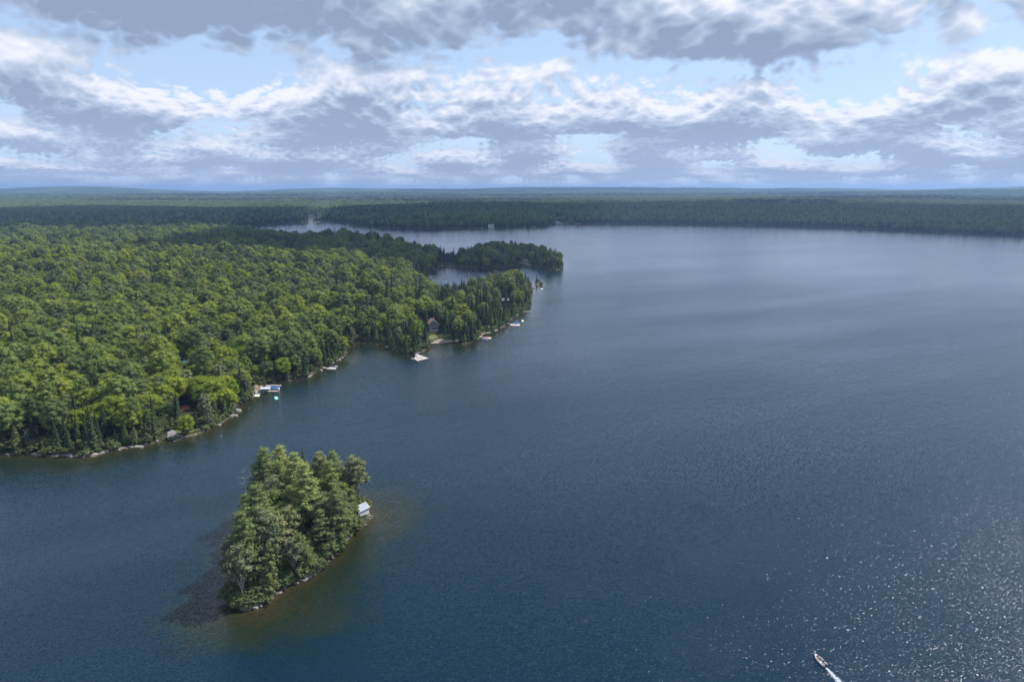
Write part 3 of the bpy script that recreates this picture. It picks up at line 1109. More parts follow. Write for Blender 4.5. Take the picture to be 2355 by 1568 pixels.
rest = ~single
big_ = rng.uniform(0, 1, len(TX)) < .05
SC = np.where(big_ & (TS > 12) & (TP < 9), SC * 1.22, SC)
NV = [len(KINDS[k]) for k in KN]
near = rest & (TR < 2300)
m = near & np.isin(kindi, (0, 3, 4))
base = np.array([0, 0, 0, NV[0], NV[0] + NV[3]])
pk = np.array([0 if k == 0 else (NV[0] if k == 3 else NV[0] + NV[3]) for k in kindi[m]]) + np.array([rng.integers(0, NV[k]) for k in kindi[m]])
scatter('hardwood_forest', 'rolling green hardwood canopy filling the land left of the lake', ['broadleaf_tree', 'birch_tree', 'maple_tree'],
        np.stack([TX[m], TY[m], TZ[m]], 1), pk, SC[m], TROT[m])
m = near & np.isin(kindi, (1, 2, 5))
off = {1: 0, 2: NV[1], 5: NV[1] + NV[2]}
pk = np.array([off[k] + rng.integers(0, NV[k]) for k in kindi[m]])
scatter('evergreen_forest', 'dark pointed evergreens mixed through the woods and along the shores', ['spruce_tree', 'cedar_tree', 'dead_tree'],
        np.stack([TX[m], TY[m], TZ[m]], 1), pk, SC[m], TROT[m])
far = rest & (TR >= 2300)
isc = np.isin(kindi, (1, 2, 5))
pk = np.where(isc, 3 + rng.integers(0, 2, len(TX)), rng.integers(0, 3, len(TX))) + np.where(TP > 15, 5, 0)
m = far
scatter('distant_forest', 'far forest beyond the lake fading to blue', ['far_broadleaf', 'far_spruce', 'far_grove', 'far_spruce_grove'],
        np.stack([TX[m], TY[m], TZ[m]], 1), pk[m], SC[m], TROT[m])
print('singles', single.sum(), 'near rest', near.sum(), 'far', far.sum())

# ------------------------------------------------------------------ the wooded island
rng = np.random.default_rng(ISLE_SEED)
IP = []
tries = 0
ix0, ix1 = min(p[0] for p in island), max(p[0] for p in island)
iy0, iy1 = min(p[1] for p in island), max(p[1] for p in island)
while len(IP) < 78 and tries < 6000:
    tries += 1
    x, y = rng.uniform(ix0, ix1), rng.uniform(iy0, iy1)
    d = float(sdf(island, [x], [y])[0])
    if d < 0.9 or not road_free(np.array([x]), np.array([y]))[0]:
        continue
    if any((x - a[0]) ** 2 + (y - a[1]) ** 2 < 4.5 ** 2 for a in IP):
        continue
    IP.append((x, y, d))
cxi, cyi = (ix0 + ix1) / 2, (iy0 + iy1) / 2
for x, y, d in IP:
    z = float(mesh_z(x, y)[0]) - 0.1
    v = rng.uniform()
    la = math.atan2(y - cyi, x - cxi)
    lt = rng.uniform(0, R(13)) if d < 4.5 else rng.uniform(0, R(4))
    TL = (-sin(la) * lt, cos(la) * lt)
    end = ('near tip', 'lower half', 'middle', 'upper half', 'far end')[int(np.clip((y - 166) / 17.5, 0, 4))] + ' of the island'
    side = 'left edge' if x < -78 + (y - 170) * .22 else ('right edge' if x > -66 + (y - 170) * .22 else 'centre')
    edgew = 'leaning over the water' if d < 4 else 'inside the grove'
    if v < .38:
        big = d > 3.0
        var = int(rng.choice([0, 1, 2, 5] if big else [3, 4, 1]))
        s = rng.uniform(.62, 1.0)
        plant('pine_tree', var, x, y, z, s, rng.uniform(0, 6.28), '%s feathery pine %s at %s, %s' % ('tall' if big else 'smaller', edgew, side, end), 'pines of the %s, %s' % (end, side), tilt=TL)
    elif v < .46:
        plant('spruce_tree', int(rng.integers(0, 4)), x, y, z, rng.uniform(.85, 1.1), rng.uniform(0, 6.28), 'dark pointed spruce %s at %s, %s' % (edgew, side, end), 'spruces of the %s, %s' % (end, side), tilt=TL)
    elif v < .84:
        plant('birch_tree', int(rng.integers(0, 3)), x, y, z, rng.uniform(.85, 1.32), rng.uniform(0, 6.28), 'pale-trunked birch %s at %s, %s' % (edgew, side, end), 'birches of the %s, %s' % (end, side), tilt=TL)
    elif v < .93:
        plant('broadleaf_tree', int(rng.integers(0, 5)), x, y, z, rng.uniform(.75, 1.05), rng.uniform(0, 6.28), 'rounded leafy tree %s at %s, %s' % (edgew, side, end), 'leafy trees of the %s, %s' % (end, side), tilt=TL)
    else:
        plant('cedar_tree', int(rng.integers(0, 4)), x, y, z, rng.uniform(.9, 1.2), rng.uniform(0, 6.28), 'dense low cedar %s at %s, %s' % (edgew, side, end), 'cedars of the %s, %s' % (end, side), tilt=TL)
px1, py1 = G(572, 1230)
plant('dead_tree', 1, px1, py1, 2.0, 1.25, .5, 'bare grey snag poking out of the left edge of the island crowns', None)
px1, py1 = G(565, 1385)
plant('dead_tree', 0, px1, py1, 1.2, 1.0, 2.2, 'pale dead trunk standing on the rocks at the near tip of the island', None)
for qx, qy, kd, var, s_, lb in ((430, 1004, 'maple_tree', 1, .78, 'leafy tree standing alone on the boat landing lawn'), (453, 990, 'spruce_tree', 3, .80, 'dark narrow spruce on the boat landing lawn'),
                                (484, 984, 'birch_tree', 1, .86, 'pale feathery birch leaning over the long rock shore'), (392, 988, 'broadleaf_tree', 3, .85, 'dark broadleaf tree at the left edge of the landing lawn'),
                                (472, 968, 'cedar_tree', 0, .9, 'dense cedar behind the shore birch'), (515, 948, 'cedar_tree', 2, .75, 'tall cedar above the long rock slab')):
    ex, ey = G(qx, qy)
    plant(kd, var, ex, ey, float(mesh_z(ex, ey)[0]) - .1, s_, .7, lb, None)
rng = np.random.default_rng(77)
# undergrowth at the island's rim and along the shores


# ------------------------------------------------------------------ rocks, brush and reeds along the water (uncountable)
M_ROCK = material('shore_rock', (0.34, 0.31, 0.28), 0.9, 0.28, 1.2, col2=(0.13, 0.12, 0.11), bump=0.4)
M_REED = material('reed_green', (0.13, 0.17, 0.045), 0.9, 0.2, 0.4)


def rock_mesh(name, sub=2):
    g = Geo()
    v, f = (ICO2 if sub == 2 else ICO1)
    v = v.copy()
    v *= 1 + rng.uniform(-.2, .2, (len(v), 1))
    v = np.clip(v, [-.75, -.8, -.55], [.8, .7, .62])
    g.add(v, f)
    a, f = g.arr()
    return quick_mesh(name, a, f, [M_ROCK])


KINDS['rock'] = [(None, None, rock_mesh('rock', 1)) for _ in range(5)]


def along_shore(n, lo, hi, box):
    x = rng.uniform(box[0], box[1], n)
    y = rng.uniform(box[2], box[3], n)
    s, _ = land_sd(x, y)
    k = (s > lo) & (s < hi)
    return x[k], y[k], s[k]


parts = [along_shore(60000, -0.9, 1.3, (-260, 60, 250, 820)), along_shore(26000, -0.8, 1.6, (-100, -42, 158, 256)), along_shore(30000, -1, 2, (-260, 110, 780, 1150))]
x = np.concatenate([p[0] for p in parts])
y = np.concatenate([p[1] for p in parts])
bare = fbm(x / 18.0, y / 18.0, 3, 91)
k = rng.uniform(0, 1, len(x)) < np.clip((bare - 0.40) * 4.5, 0.10, 1)
x, y = x[k], y[k]
sc_ = rng.uniform(.25, 1.0, len(x)) ** 1.6 * 1.15
scatter('shore_rocks', 'pale broken rocks strung along the waterline', ['rock'], np.stack([x, y, np.maximum(mesh_z(x, y), -.35) + .05], 1),
        rng.integers(0, 5, len(x)), sc_, rng.uniform(0, 6.28, len(x)))

parts = [along_shore(42000, 0.2, 9, (-260, 60, 250, 820)), along_shore(7000, 0.2, 9, (-100, -42, 158, 256)), along_shore(15000, 0.5, 7, (-260, 110, 780, 1150))]
x = np.concatenate([p[0] for p in parts])
y = np.concatenate([p[1] for p in parts])
k = road_free(x, y, -1.5)
x, y = x[k], y[k]
scatter('shore_brush', 'low green brush filling the gaps between trunks at the water', ['shrub'], np.stack([x, y, mesh_z(x, y) - .2], 1),
        rng.integers(0, 2, len(x)), rng.uniform(.5, 1.7, len(x)), rng.uniform(0, 6.28, len(x)))


def tuft():
    g = Geo()
    for i in range(26):
        a = rng.uniform(0, 6.28)
        r_ = rng.uniform(0, .8)
        x_, y_ = cos(a) * r_, sin(a) * r_
        h_ = rng.uniform(.5, 1.15)
        g.add([(x_ - .07, y_, 0), (x_ + .07, y_, 0), (x_ + rng.uniform(-.3, .3), y_ + rng.uniform(-.3, .3), h_)], [(0, 1, 2)])
    v, f = g.arr()
    return quick_mesh('reed_tuft', v, f, [M_REED])


KINDS['reed'] = [(None, None, tuft()) for _ in range(2)]
cx, cy = G(828, 787)
x = rng.normal(cx, 11, 2600)
y = rng.normal(cy, 13, 2600)
s, _ = land_sd(x, y)
k = (s > -3.2) & (s < 4) & (fbm(x / 4, y / 4, 2, 4) > .42)
x, y = x[k], y[k]
scatter('reeds', 'bright green marsh reeds edging the head of the inlet', ['reed'], np.stack([x, y, np.maximum(mesh_z(x, y), -.1)], 1),
        rng.integers(0, 2, len(x)), rng.uniform(.7, 1.2, len(x)), rng.uniform(0, 6.28, len(x)))


# ------------------------------------------------------------------ lawns, beaches and drives draped on the land
def drape(name, poly, mat, label, off=0.16, step=0.8):
    p = np.array(poly)
    x0, y0 = p.min(0) - step
    x1, y1 = p.max(0) + step
    xs, ys = np.arange(x0, x1, step), np.arange(y0, y1, step)
    X, Y = np.meshgrid(xs, ys)
    w = (fbm(X.ravel() / 2.5, Y.ravel() / 2.5, 2, 3) - .5) * 2.0
    ins = ((sdf(poly, X, Y) + w) > 0)
    z = np.maximum(mesh_z(X.ravel(), Y.ravel()), 0.02) + off
    i = np.arange(X.size).reshape(X.shape)
    f = np.stack([i[:-1, :-1], i[:-1, 1:], i[1:, 1:], i[1:, :-1]], -1).reshape(-1, 4)
    f = f[ins[f].all(1)]
    used = np.unique(f)
    rm = np.zeros(X.size, int)
    rm[used] = np.arange(len(used))
    me = quick_mesh(name, np.stack([X.ravel(), Y.ravel(), z], 1)[used], [tuple(int(v) for v in q) for q in rm[f]], [mat], smooth=[True] * len(f))
    o = link(name, me, kind='structure')
    o['label'] = label
    return o


M_LAWN = material('lawn_grass', (0.085, 0.115, 0.030), 0.95, 0.25, 0.35, col2=(0.150, 0.145, 0.060))
M_SAND = material('beach_sand', (0.31, 0.26, 0.20), 0.95, 0.2, 0.6, col2=(0.25, 0.20, 0.15))
M_GRAVEL = material('grey_gravel', (0.30, 0.29, 0.29), 0.95, 0.2, 1.5)
M_EARTH = material('bare_earth', (0.24, 0.19, 0.14), 0.95, 0.3, 0.5)
M_NEEDLE = material('rust_needles', (0.50, 0.20, 0.07), 0.95, 0.25, 0.6, col2=(0.30, 0.12, 0.05))
drape('lawn', P((386, 1004), (398, 985), (415, 965), (447, 968), (470, 980), (468, 992), (440, 999), (405, 1010)), M_LAWN, 'small sunlit lawn behind the rocky boat landing at lower left')
drape('boat_landing', P((383, 1012), (386, 996), (398, 990), (412, 1003), (425, 1009), (402, 1017)), M_GRAVEL, 'grey gravel landing sloping into the water', 0.26, 0.4)
drape('driveway', P((421, 898), (424, 882), (430, 872), (437, 874), (436, 886), (431, 900)), M_GRAVEL, 'grey gravel drive between the maples and the turquoise-roofed cottage', 0.30)
drape('needle_bed', P((402, 952), (412, 941), (430, 937), (443, 941), (440, 948), (418, 957)), M_NEEDLE, 'patch of rust-orange ground among the trees behind the lawn', 0.34)
drape('rock_shore', P((583, 909), (582, 890), (592, 884), (606, 887), (604, 896), (592, 903)), M_EARTH, 'brown broken rock bank at the root of the boat docks', 0.28)
drape('lawn', P((984, 783), (990, 773), (1003, 772), (1008, 780), (996, 786)), M_LAWN, 'green lawn in front of the big-windowed house')
drape('beach', P((988, 790), (990, 785), (1010, 784), (1040, 781), (1056, 778), (1056, 785), (1040, 788), (1010, 791)), M_SAND, 'narrow tan beach below the big-windowed house', 0.22)
drape('beach', P((1100, 781), (1100, 768), (1110, 763), (1116, 766), (1110, 774)), M_SAND, 'sandy landing above the dock with red chairs', 0.3)
drape('beach', P((1004, 615), (1012, 609), (1046, 608.5), (1048, 611.5), (1020, 613)), M_LAWN, 'grassy edge at the head of the pond', 0.2, 1.5)
drape('lawn', P((1192, 606), (1200, 600), (1216, 600), (1218, 608), (1205, 610)), M_LAWN, 'shaded clearing around the cottage on the round peninsula', 0.2, 1.5)


# ------------------------------------------------------------------ cumulus drifting over the woods, outside the picture, that throw the shade the picture shows
def cloud(name, poly, alt, label):
    p = np.array(poly)
    off = np.array([SUN.x, SUN.y]) / SUN.z * alt
    g = Geo()
    x0, y0 = p.min(0)
    x1, y1 = p.max(0)
    s = 105.0
    for X in np.arange(x0, x1, s):
        for Y in np.arange(y0, y1, s):
            xx, yy2 = X + rng.uniform(-.4, .4) * s, Y + rng.uniform(-.4, .4) * s
            d = float(sdf(poly, [xx], [yy2])[0])
            if d < 20:
                continue
            r = min(d + 25, 150) * rng.uniform(.75, 1.1)
            v, f = ICO2
            v = v * (1 + rng.uniform(-.12, .12, (len(v), 1)))
            v = v * np.array([r, r, r * .55])
            v[:, 2] = np.maximum(v[:, 2], -r * .12)
            g.add(v + np.array([xx + off[0], yy2 + off[1], alt + r * .1]), f)
    v, f = g.arr()
    o = link(name, quick_mesh(name, v, f, [M_CLOUD], smooth=[True] * len(f)), kind='stuff')
    o['label'] = label
    return o


M_CLOUD = bpy.data.materials.new('cloud_white')
M_CLOUD.use_nodes = True
T = NT(M_CLOUD.node_tree)
T.n.clear()
o_ = T.new('ShaderNodeOutputMaterial')
d_ = T.new('ShaderNodeBsdfDiffuse')
d_.inputs[0].default_value = (0.92, 0.93, 0.95, 1)
t_ = T.new('ShaderNodeBsdfTranslucent')
t_.inputs[0].default_value = (0.88, 0.90, 0.94, 1)
mx = T.new('ShaderNodeMixShader')
mx.inputs[0].default_value = 0.5
T.l.new(d_.outputs[0], mx.inputs[1])
T.l.new(t_.outputs[0], mx.inputs[2])
T.l.new(mx.outputs[0], o_.inputs[0])
cloud('cloud', P((270, 606), (380, 590), (450, 576), (560, 524), (900, 522), (1310, 540), (1350, 600), (1310, 632), (1180, 632), (1050, 634), (985, 648), (930, 644), (860, 632), (740, 634), (640, 640), (520, 640), (400, 632)), 2200,
      'broad grey-bottomed cumulus off to the right shading the dark ridge and the round peninsula')
cloud('cloud', P((-300, 548), (60, 546), (250, 552), (380, 545), (500, 533), (700, 515), (690, 489), (400, 486), (200, 482), (-300, 500)), 2000, 'long cumulus off to the right shading the flats beyond the hardwoods')
cloud('cloud', P((730, 526), (1100, 534), (1404, 524), (1800, 530), (2400, 556), (2500, 494), (1900, 484), (1404, 482), (1000, 484), (760, 494)), 2000, 'long cumulus off to the right shading the far lake shore')


# ================================================================== things: houses, docks, boats, people
class MB:
    """collects boxes, prisms and tubes in one mesh"""
    def __init__(s):
        s.g = Geo()

    def box(s, cx, cy, z0, z1, lx, ly, rot=0.0):
        c, d = cos(rot), sin(rot)
        v = []
        for z in (z0, z1):
            for a, b_ in ((-1, -1), (1, -1), (1, 1), (-1, 1)):
                x, y = a * lx / 2, b_ * ly / 2
                v.append((cx + x * c - y * d, cy + x * d + y * c, z))
        s.g.add(v, [(3, 2, 1, 0), (4, 5, 6, 7), (0, 1, 5, 4), (1, 2, 6, 5), (2, 3, 7, 6), (3, 0, 4, 7)])
        return s

    def prism(s, poly, z0, z1):
        n = len(poly)
        v = [(x, y, z0) for x, y in poly] + [(x, y, z1) for x, y in poly]
        s.g.add(v, [tuple(range(n))[::-1], tuple(range(n, 2 * n))] + [(i, (i + 1) % n, (i + 1) % n + n, i + n) for i in range(n)])
        return s

    def tube(s, pts, rad, k=6):
        s.g.tube(pts, rad if isinstance(rad, (list, tuple)) else [rad] * len(pts), k)
        n = len(pts)
        base = s.g.n - n * k
        s.g.f.append(tuple(base + j for j in range(k))[::-1])
        s.g.f.append(tuple(base + (n - 1) * k + j for j in range(k)))
        return s

    def quad(s, *p):
        s.g.add(p, [tuple(range(len(p)))])
        return s

    def loft(s, rings, close=False):
        n = len(rings[0])
        v = [p for r in rings for p in r]
        f = []
        for i in range(len(rings) - 1):
            for j in range(n if close else n - 1):
                f.append((i * n + j, i * n + (j + 1) % n, (i + 1) * n + (j + 1) % n, (i + 1) * n + j))
        s.g.add(v, f)
        return s

    def build(s, name, mat, parent=None, smooth=False):
        v, f = s.g.arr()
        me = quick_mesh(name, v, f, [mat], smooth=[smooth] * len(f))
        bm = bmesh.new()
        bm.from_mesh(me)
        bmesh.ops.recalc_face_normals(bm, faces=bm.faces)
        bm.to_mesh(me)
        bm.free()
        return link(name, me, parent=parent)


def thing(name, label, cat, x, y, z=0.0, rot=0.0, group=None):
    e = bpy.data.objects.new(name, None)
    COL.objects.link(e)
    e.location = (x, y, z)
    e.rotation_euler = (0, 0, rot)
    return tag(e, label, cat, group)


def copy_tree(o, parent=None):
    c = o.copy()
    COL.objects.link(c)
    c.parent = parent
    for ch in [q for q in bpy.data.objects if q.parent == o]:
        copy_tree(ch, c)
    return c


WHITE = material('white_paint', (0.66, 0.66, 0.67), 0.45, 0.06, 1.0)
GEL = material('white_gelcoat', (0.68, 0.68, 0.70), 0.22, 0.03, 1.0, spec=0.5)
BLACKP = material('black_plastic', (0.03, 0.03, 0.035), 0.4, 0.2, 3.0)
DGLASS = material('dark_glass', (0.03, 0.045, 0.08), 0.12, 0.1, 1.0, spec=0.6)
WOOD = material('weathered_deck', (0.50, 0.45, 0.40), 0.9, 0.16, 2.5, col2=(0.37, 0.34, 0.31))
PALEWOOD = material('pale_deck', (0.47, 0.43, 0.40), 0.9, 0.10, 2.0)
GREYD = material('grey_deck', (0.33, 0.34, 0.37), 0.9, 0.15, 2.0)
FLOATM = material('dock_float', (0.10, 0.10, 0.11), 0.8, 0.2, 2.0)
ALU = material('aluminium', (0.62, 0.64, 0.66), 0.35, 0.06, 1.0, metal=0.8)
CANOPY = material('pale_canopy', (0.50, 0.53, 0.60), 0.55, 0.06, 0.5)
BLUEC = material('blue_canvas', (0.030, 0.17, 0.50), 0.7, 0.15, 2.0)
NAVY = material('navy_canvas', (0.03, 0.045, 0.12), 0.7, 0.2, 2.0)
CYAN = material('cyan_foam', (0.28, 0.62, 0.70), 0.6, 0.08, 2.0)
YELLOW = material('yellow_plastic', (0.72, 0.66, 0.30), 0.5, 0.12, 2.0)
REDP = material('red_paint', (0.62, 0.07, 0.05), 0.5, 0.12, 2.0)
ORANGE = material('orange_paint', (0.80, 0.22, 0.05), 0.5, 0.12, 2.0)
CREAM = material('cream_foam', (0.82, 0.82, 0.66), 0.6, 0.05, 2.0)
TEAL = material('teal_metal_roof', (0.02, 0.24, 0.26), 0.4, 0.15, 0.6)
BROOF = material('brown_shingle', (0.28, 0.19, 0.17), 0.9, 0.2, 1.0)
GROOF = material('grey_shingle', (0.22, 0.22, 0.26), 0.9, 0.2, 1.0)
MROOF = material('blue_grey_metal_roof', (0.34, 0.38, 0.44), 0.6, 0.07, 0.6)
SLATEW = material('slate_blue_siding', (0.27, 0.28, 0.37), 0.8, 0.1, 1.0)
BLUEW = material('deep_blue_siding', (0.05, 0.12, 0.24), 0.8, 0.1, 1.0)
DARKW = material('dark_stained_siding', (0.10, 0.10, 0.13), 0.85, 0.15, 1.0)
TANW = material('tan_siding', (0.42, 0.36, 0.32), 0.85, 0.1, 1.0)
SEAT = material('pale_vinyl', (0.62, 0.60, 0.56), 0.6, 0.08, 2.0)
BROWNV = material('brown_vinyl', (0.22, 0.10, 0.06), 0.6, 0.15, 2.0)


def gable_house(name, label, x, y, rot, w, d, h, rise, wall, roof, windows=(), door=None, over=0.45, chimney=None, z=None, group=None, seams=False, porch=False):
    """front gable faces local -Y; windows: (x, z, width, height, side) with side f/l/r, arch=True when marked"""
    if z is None:
        z = max(0.3, float(mesh_z(x, y)[0]) + 0.25)
    t = thing(name, label, 'house' if name != 'boathouse' else 'boathouse', x, y, z, rot, group)
    m = MB()
    m.g.add([(-w / 2, -d / 2, -1.5), (w / 2, -d / 2, -1.5), (w / 2, -d / 2, h), (0, -d / 2, h + rise), (-w / 2, -d / 2, h),
             (-w / 2, d / 2, -1.5), (w / 2, d / 2, -1.5), (w / 2, d / 2, h), (0, d / 2, h + rise), (-w / 2, d / 2, h)],
            [(0, 1, 2, 3, 4), (9, 8, 7, 6, 5), (1, 6, 7, 2), (5, 0, 4, 9), (2, 7, 8, 3), (9, 4, 3, 8)])
    m.build('wall', wall, t)
    m = MB()
    k = rise / (w / 2)
    ww = w / 2 + over
    e0 = h - over * k
    for s in (-1, 1):
        p = [(0, -d / 2 - over, h + rise), (s * ww, -d / 2 - over, e0), (s * ww, d / 2 + over, e0), (0, d / 2 + over, h + rise)]
        lo = [(a, b_, c + 0.03) for a, b_, c in p]
        hi = [(a, b_, c + 0.20) for a, b_, c in p]
        m.g.add(lo + hi, [(0, 1, 2, 3), (7, 6, 5, 4), (0, 4, 5, 1), (1, 5, 6, 2), (2, 6, 7, 3), (3, 7, 4, 0)])
    rf = m.build('roof', roof, t)
    m = MB()
    for s in (-1, 1):
        m.tube([(0, -d / 2 - over - .03, h + rise + .08), (s * ww, -d / 2 - over - .03, e0 + .08)], .11, 4)
    m.build('fascia', WHITE, t)
    if seams:
        m = MB()
        for s in (-1, 1):
            n = int(d / 0.45)
            for i in range(n + 1):
                yy_ = -d / 2 - over + .1 + i * (d + 2 * over - .2) / n
                m.tube([(0, yy_, h + rise + .22), (s * ww, yy_, e0 + .22)], .025, 3)
        m.build('roof_seam', roof, rf)
    for wd in windows:
        wx, wz, a, b_ = wd[:4]
        side = wd[4] if len(wd) > 4 else 'f'
        arch = len(wd) > 5
        n = 9 if arch else 0
        ring = [(-a / 2, 0), (a / 2, 0)] + ([(a / 2 * cos(pi * i / n), b_ * sin(pi * i / n)) for i in range(1, n)] if arch else [(a / 2, b_), (-a / 2, b_)])

        def put(uv, off_):
            u_, v_ = uv
            if side == 'f':
                return (wx + u_, -d / 2 - off_, wz + v_)
            if side == 'l':
                return (-w / 2 - off_, wx - u_, wz + v_)
            return (w / 2 + off_, wx + u_, wz + v_)
        cu, cv = 0, b_ / 2
        big = [(cu + (p[0] - cu) * (1 + .26 / a), cv + (p[1] - cv) * (1 + .26 / b_)) for p in ring]
        m = MB()
        n_ = len(ring)
        m.g.add([put(p, 0.0) for p in big] + [put(p, 0.07) for p in big], [tuple(range(n_, 2 * n_))] + [(i, (i + 1) % n_, (i + 1) % n_ + n_, i + n_) for i in range(n_)])
        fr = m.build('window', WHITE, t)
        m = MB()
        m.quad(*[put(p, 0.085) for p in ring])
        m.build('pane', DGLASS, fr)
    if door:
        dx1, dz1 = door
        m = MB()
        m.box(dx1, -d / 2 - .05, 0, 2.05, .95, .09)
        m.build('door', WHITE, t)
    if chimney:
        m = MB()
        m.box(chimney[0], chimney[1], h, h + rise + .9, .55, .55)
        m.build('chimney', TANW, rf)
    if porch:
        m = MB()
        m.box(0, -d / 2 - 1.4, -.35, -.05, w, 2.7)
        m.build('porch', WOOD, t)
    return t


# the boathouse on the island's right shore
bx0, by0 = G(824.8, 1196)
bx1, by1 = G(849.2, 1184)
br = math.atan2(by1 - by0, bx1 - bx0)
bw = math.hypot(bx1 - bx0, by1 - by0)
t = gable_house('boathouse', 'small white boathouse with blue-grey metal roof on the island shore', (bx0 + bx1) / 2 - sin(br) * 2.1, (by0 + by1) / 2 + cos(br) * 2.1, br + pi / 2,
                4.2, bw, 2.3, 1.25, WHITE, MROOF, windows=((0.2, 1.0, .7, .7, 'r'),), z=0.75, over=.3, seams=True)
# rocks that carry it
for i in range(9):
    a = rng.uniform(0, 1)
    ex, ey = bx0 + (bx1 - bx0) * a + rng.uniform(-.5, .8), by0 + (by1 - by0) * a - rng.uniform(.2, 1.1)
    o = link('boulder', KINDS['rock'][i % 5][2])
    o.location = (ex, ey, rng.uniform(-.1, .25))
    o.scale = Vector((1, 1, .7)) * float(rng.uniform(.5, 1.0))
    o.rotation_euler = (0, 0, rng.uniform(0, 6))
    tag(o, 'brown and pale boulder at the foot of the white boathouse', 'rock', 'boulders under the boathouse')
m = MB().box((bx0 + bx1) / 2 - sin(br) * 2.1, (by0 + by1) / 2 + cos(br) * 2.1, -.4, .72, bw + .3, 4.4, br)
o = m.build('stone_footing', M_ROCK)
tag(o, 'rough stone footing under the white island boathouse', 'footing')

# dark blue tent glimpsed in the island clearing
ex, ey = G(662, 1262)
tt = thing('tent', 'dark blue tent in the shaded gap of the island trees', 'tent', ex, ey, float(mesh_z(ex, ey)[0]) + .1, .4)
m = MB()
m.g.add([(-1.3, -1.1, 0), (1.3, -1.1, 0), (1.3, 1.1, 0), (-1.3, 1.1, 0), (-1.0, 0, 1.5), (1.0, 0, 1.5)], [(0, 1, 5, 4), (2, 3, 4, 5), (1, 2, 5), (3, 0, 4), (3, 2, 1, 0)])
m.build('canvas', material('blue_tent', (0.03, 0.12, 0.30), 0.7), tt)
m = MB().tube([(-1.05, 0, 1.54), (1.05, 0, 1.54)], .04, 4)
m.build('ridge_pole', ALU, tt)

# houses along the near shore
wins = []
for cx_ in (-2.35, 2.25):
    for zz, hh_ in ((0.5, 1.7), (2.55, 1.25), (4.15, .95)):
        for q in (-.52, .52):
            if cx_ < 0 and zz < 1:
                continue
            wins.append((cx_ + q, zz, .82, hh_))
for zz, hh_ in ((0.4, 1.9), (2.7, 1.2), (4.1, 1.45)):
    for q in (-.8, 0, .8):
        wins.append((q, zz, .66, hh_))
wins.append((0, 5.85, 2.2, .95, 'f', 'arch'))
wins += [(-3, 3.2, 1.0, 1.0, 'r'), (1, 3.2, 1.0, 1.0, 'r')]
hx, hy = G(993.5, 767)
gable_house('cottage', 'slate-blue lakefront house with a gable wall of white-framed windows', hx, hy + 5.0, R(17), 7.4, 9.5, 5.7, 2.7, SLATEW, BROOF, wins, over=.6, chimney=(1.6, 2.5), porch=True)
hx, hy = G(1002.5, 766)
gable_house('shed', 'low dark lean-to shed beside the big-windowed house', hx + 1.5, hy + 7, R(17), 3.0, 5.0, 2.6, .8, DARKW, GROOF, ((0, 1.0, .9, .9),))
hx, hy = G(1104, 727)
gable_house('cottage', 'tan cottage with brown roof half buried in trees right of the pond', hx, hy + 3, R(60), 6.5, 8.5, 3.4, 2.0, TANW, BROOF, ((0, 1.0, 1.2, 1.2), (1.5, 1.2, 1.0, 1.0, 'r')), chimney=(1.2, 0))
hx, hy = G(1162, 706)
gable_house('cottage', 'deep blue cottage with flat-looking dark grey roof above the shore trees', hx, hy + 2, R(90), 5.6, 6.4, 4.6, 1.7, BLUEW, GROOF, ((-1.6, 2.4, .9, 1.1, 'l'), (1.2, 2.4, 1.0, 1.0, 'l')))
hx, hy = G(433, 868)
gable_house('cottage', 'dark cottage with turquoise metal roof behind the maples', hx + .5, hy + 4, R(96), 6.0, 7.5, 4.6, 1.9, DARKW, TEAL, ((-2.2, .4, 1.5, 2.2, 'l'), (1.6, 2.6, 1.1, 1.2, 'l')), chimney=(-1.2, 1.0))
hx, hy = G(510, 842)
gable_house('cottage', 'cottage whose grey roof peak pokes out between crowns above the boat lifts', hx, hy + 2, R(40), 7.5, 8.5, 6.0, 4.0, TANW, GROOF, ((0, 1, 1, 1.2),))
hx, hy = G(1209, 603.5)
gable_house('cottage', 'pale grey cottage in the shaded clearing on the round peninsula', hx, hy, R(92), 6.5, 8.0, 3.2, 1.6, material('pale_siding', (0.55, 0.57, 0.60), .8), GROOF, ((-2, 1, 1, 1.2, 'l'), (1.5, 1, 1.4, 1.4, 'l')))

# hydro pole by the drive
ex, ey = G(429.5, 880)
tt = thing('utility_pole', 'tall bare utility pole beside the gravel drive', 'utility pole', ex, ey, float(mesh_z(ex, ey)[0]))
MB().tube([(0, 0, -.5), (0, 0, 13.0)], [.17, .11], 7).build('pole', M_DEAD, tt)
MB().box(0, 0, 12.1, 12.25, 1.8, .12, .3).build('crossarm', M_BARK, tt)


# ------------------------------------------------------------------ docks
def dock(label, poly, z=0.42, mat=WOOD, group=None, legs=True):
    c = np.array(poly).mean(0)
    t = thing('dock', label, 'dock', c[0], c[1], 0, 0, group)
    loc = [(p[0] - c[0], p[1] - c[1]) for p in poly]
    MB().prism(loc, z - .10, z).build('deck', mat, t)
    small = [(a * .97, b_ * .97) for a, b_ in loc]
    MB().prism([(a * 1.01, b_ * 1.01) for a, b_ in loc], z - .26, z - .103).build('side_board', PALEWOOD, t)
    # floats under the frame, or legs in the shallows
    if legs:
        for a, b_ in small[:4]:
            MB().tube([(a * .93, b_ * .93, -1.6), (a * .93, b_ * .93, z - .27)], .07, 6).build('leg', ALU, t)
    else:
        MB().prism(small, -.2, z - .27).build('float', FLOATM, t)
    return t


def strip(a, b_, w):
    """plank walkway outline from a to b, w metres wide"""
    a, b_ = np.array(a), np.array(b_)
    d = (b_ - a) / np.linalg.norm(b_ - a)
    n = np.array((-d[1], d[0])) * w / 2
    return [tuple(a - n), tuple(b_ - n), tuple(b_ + n), tuple(a + n)]


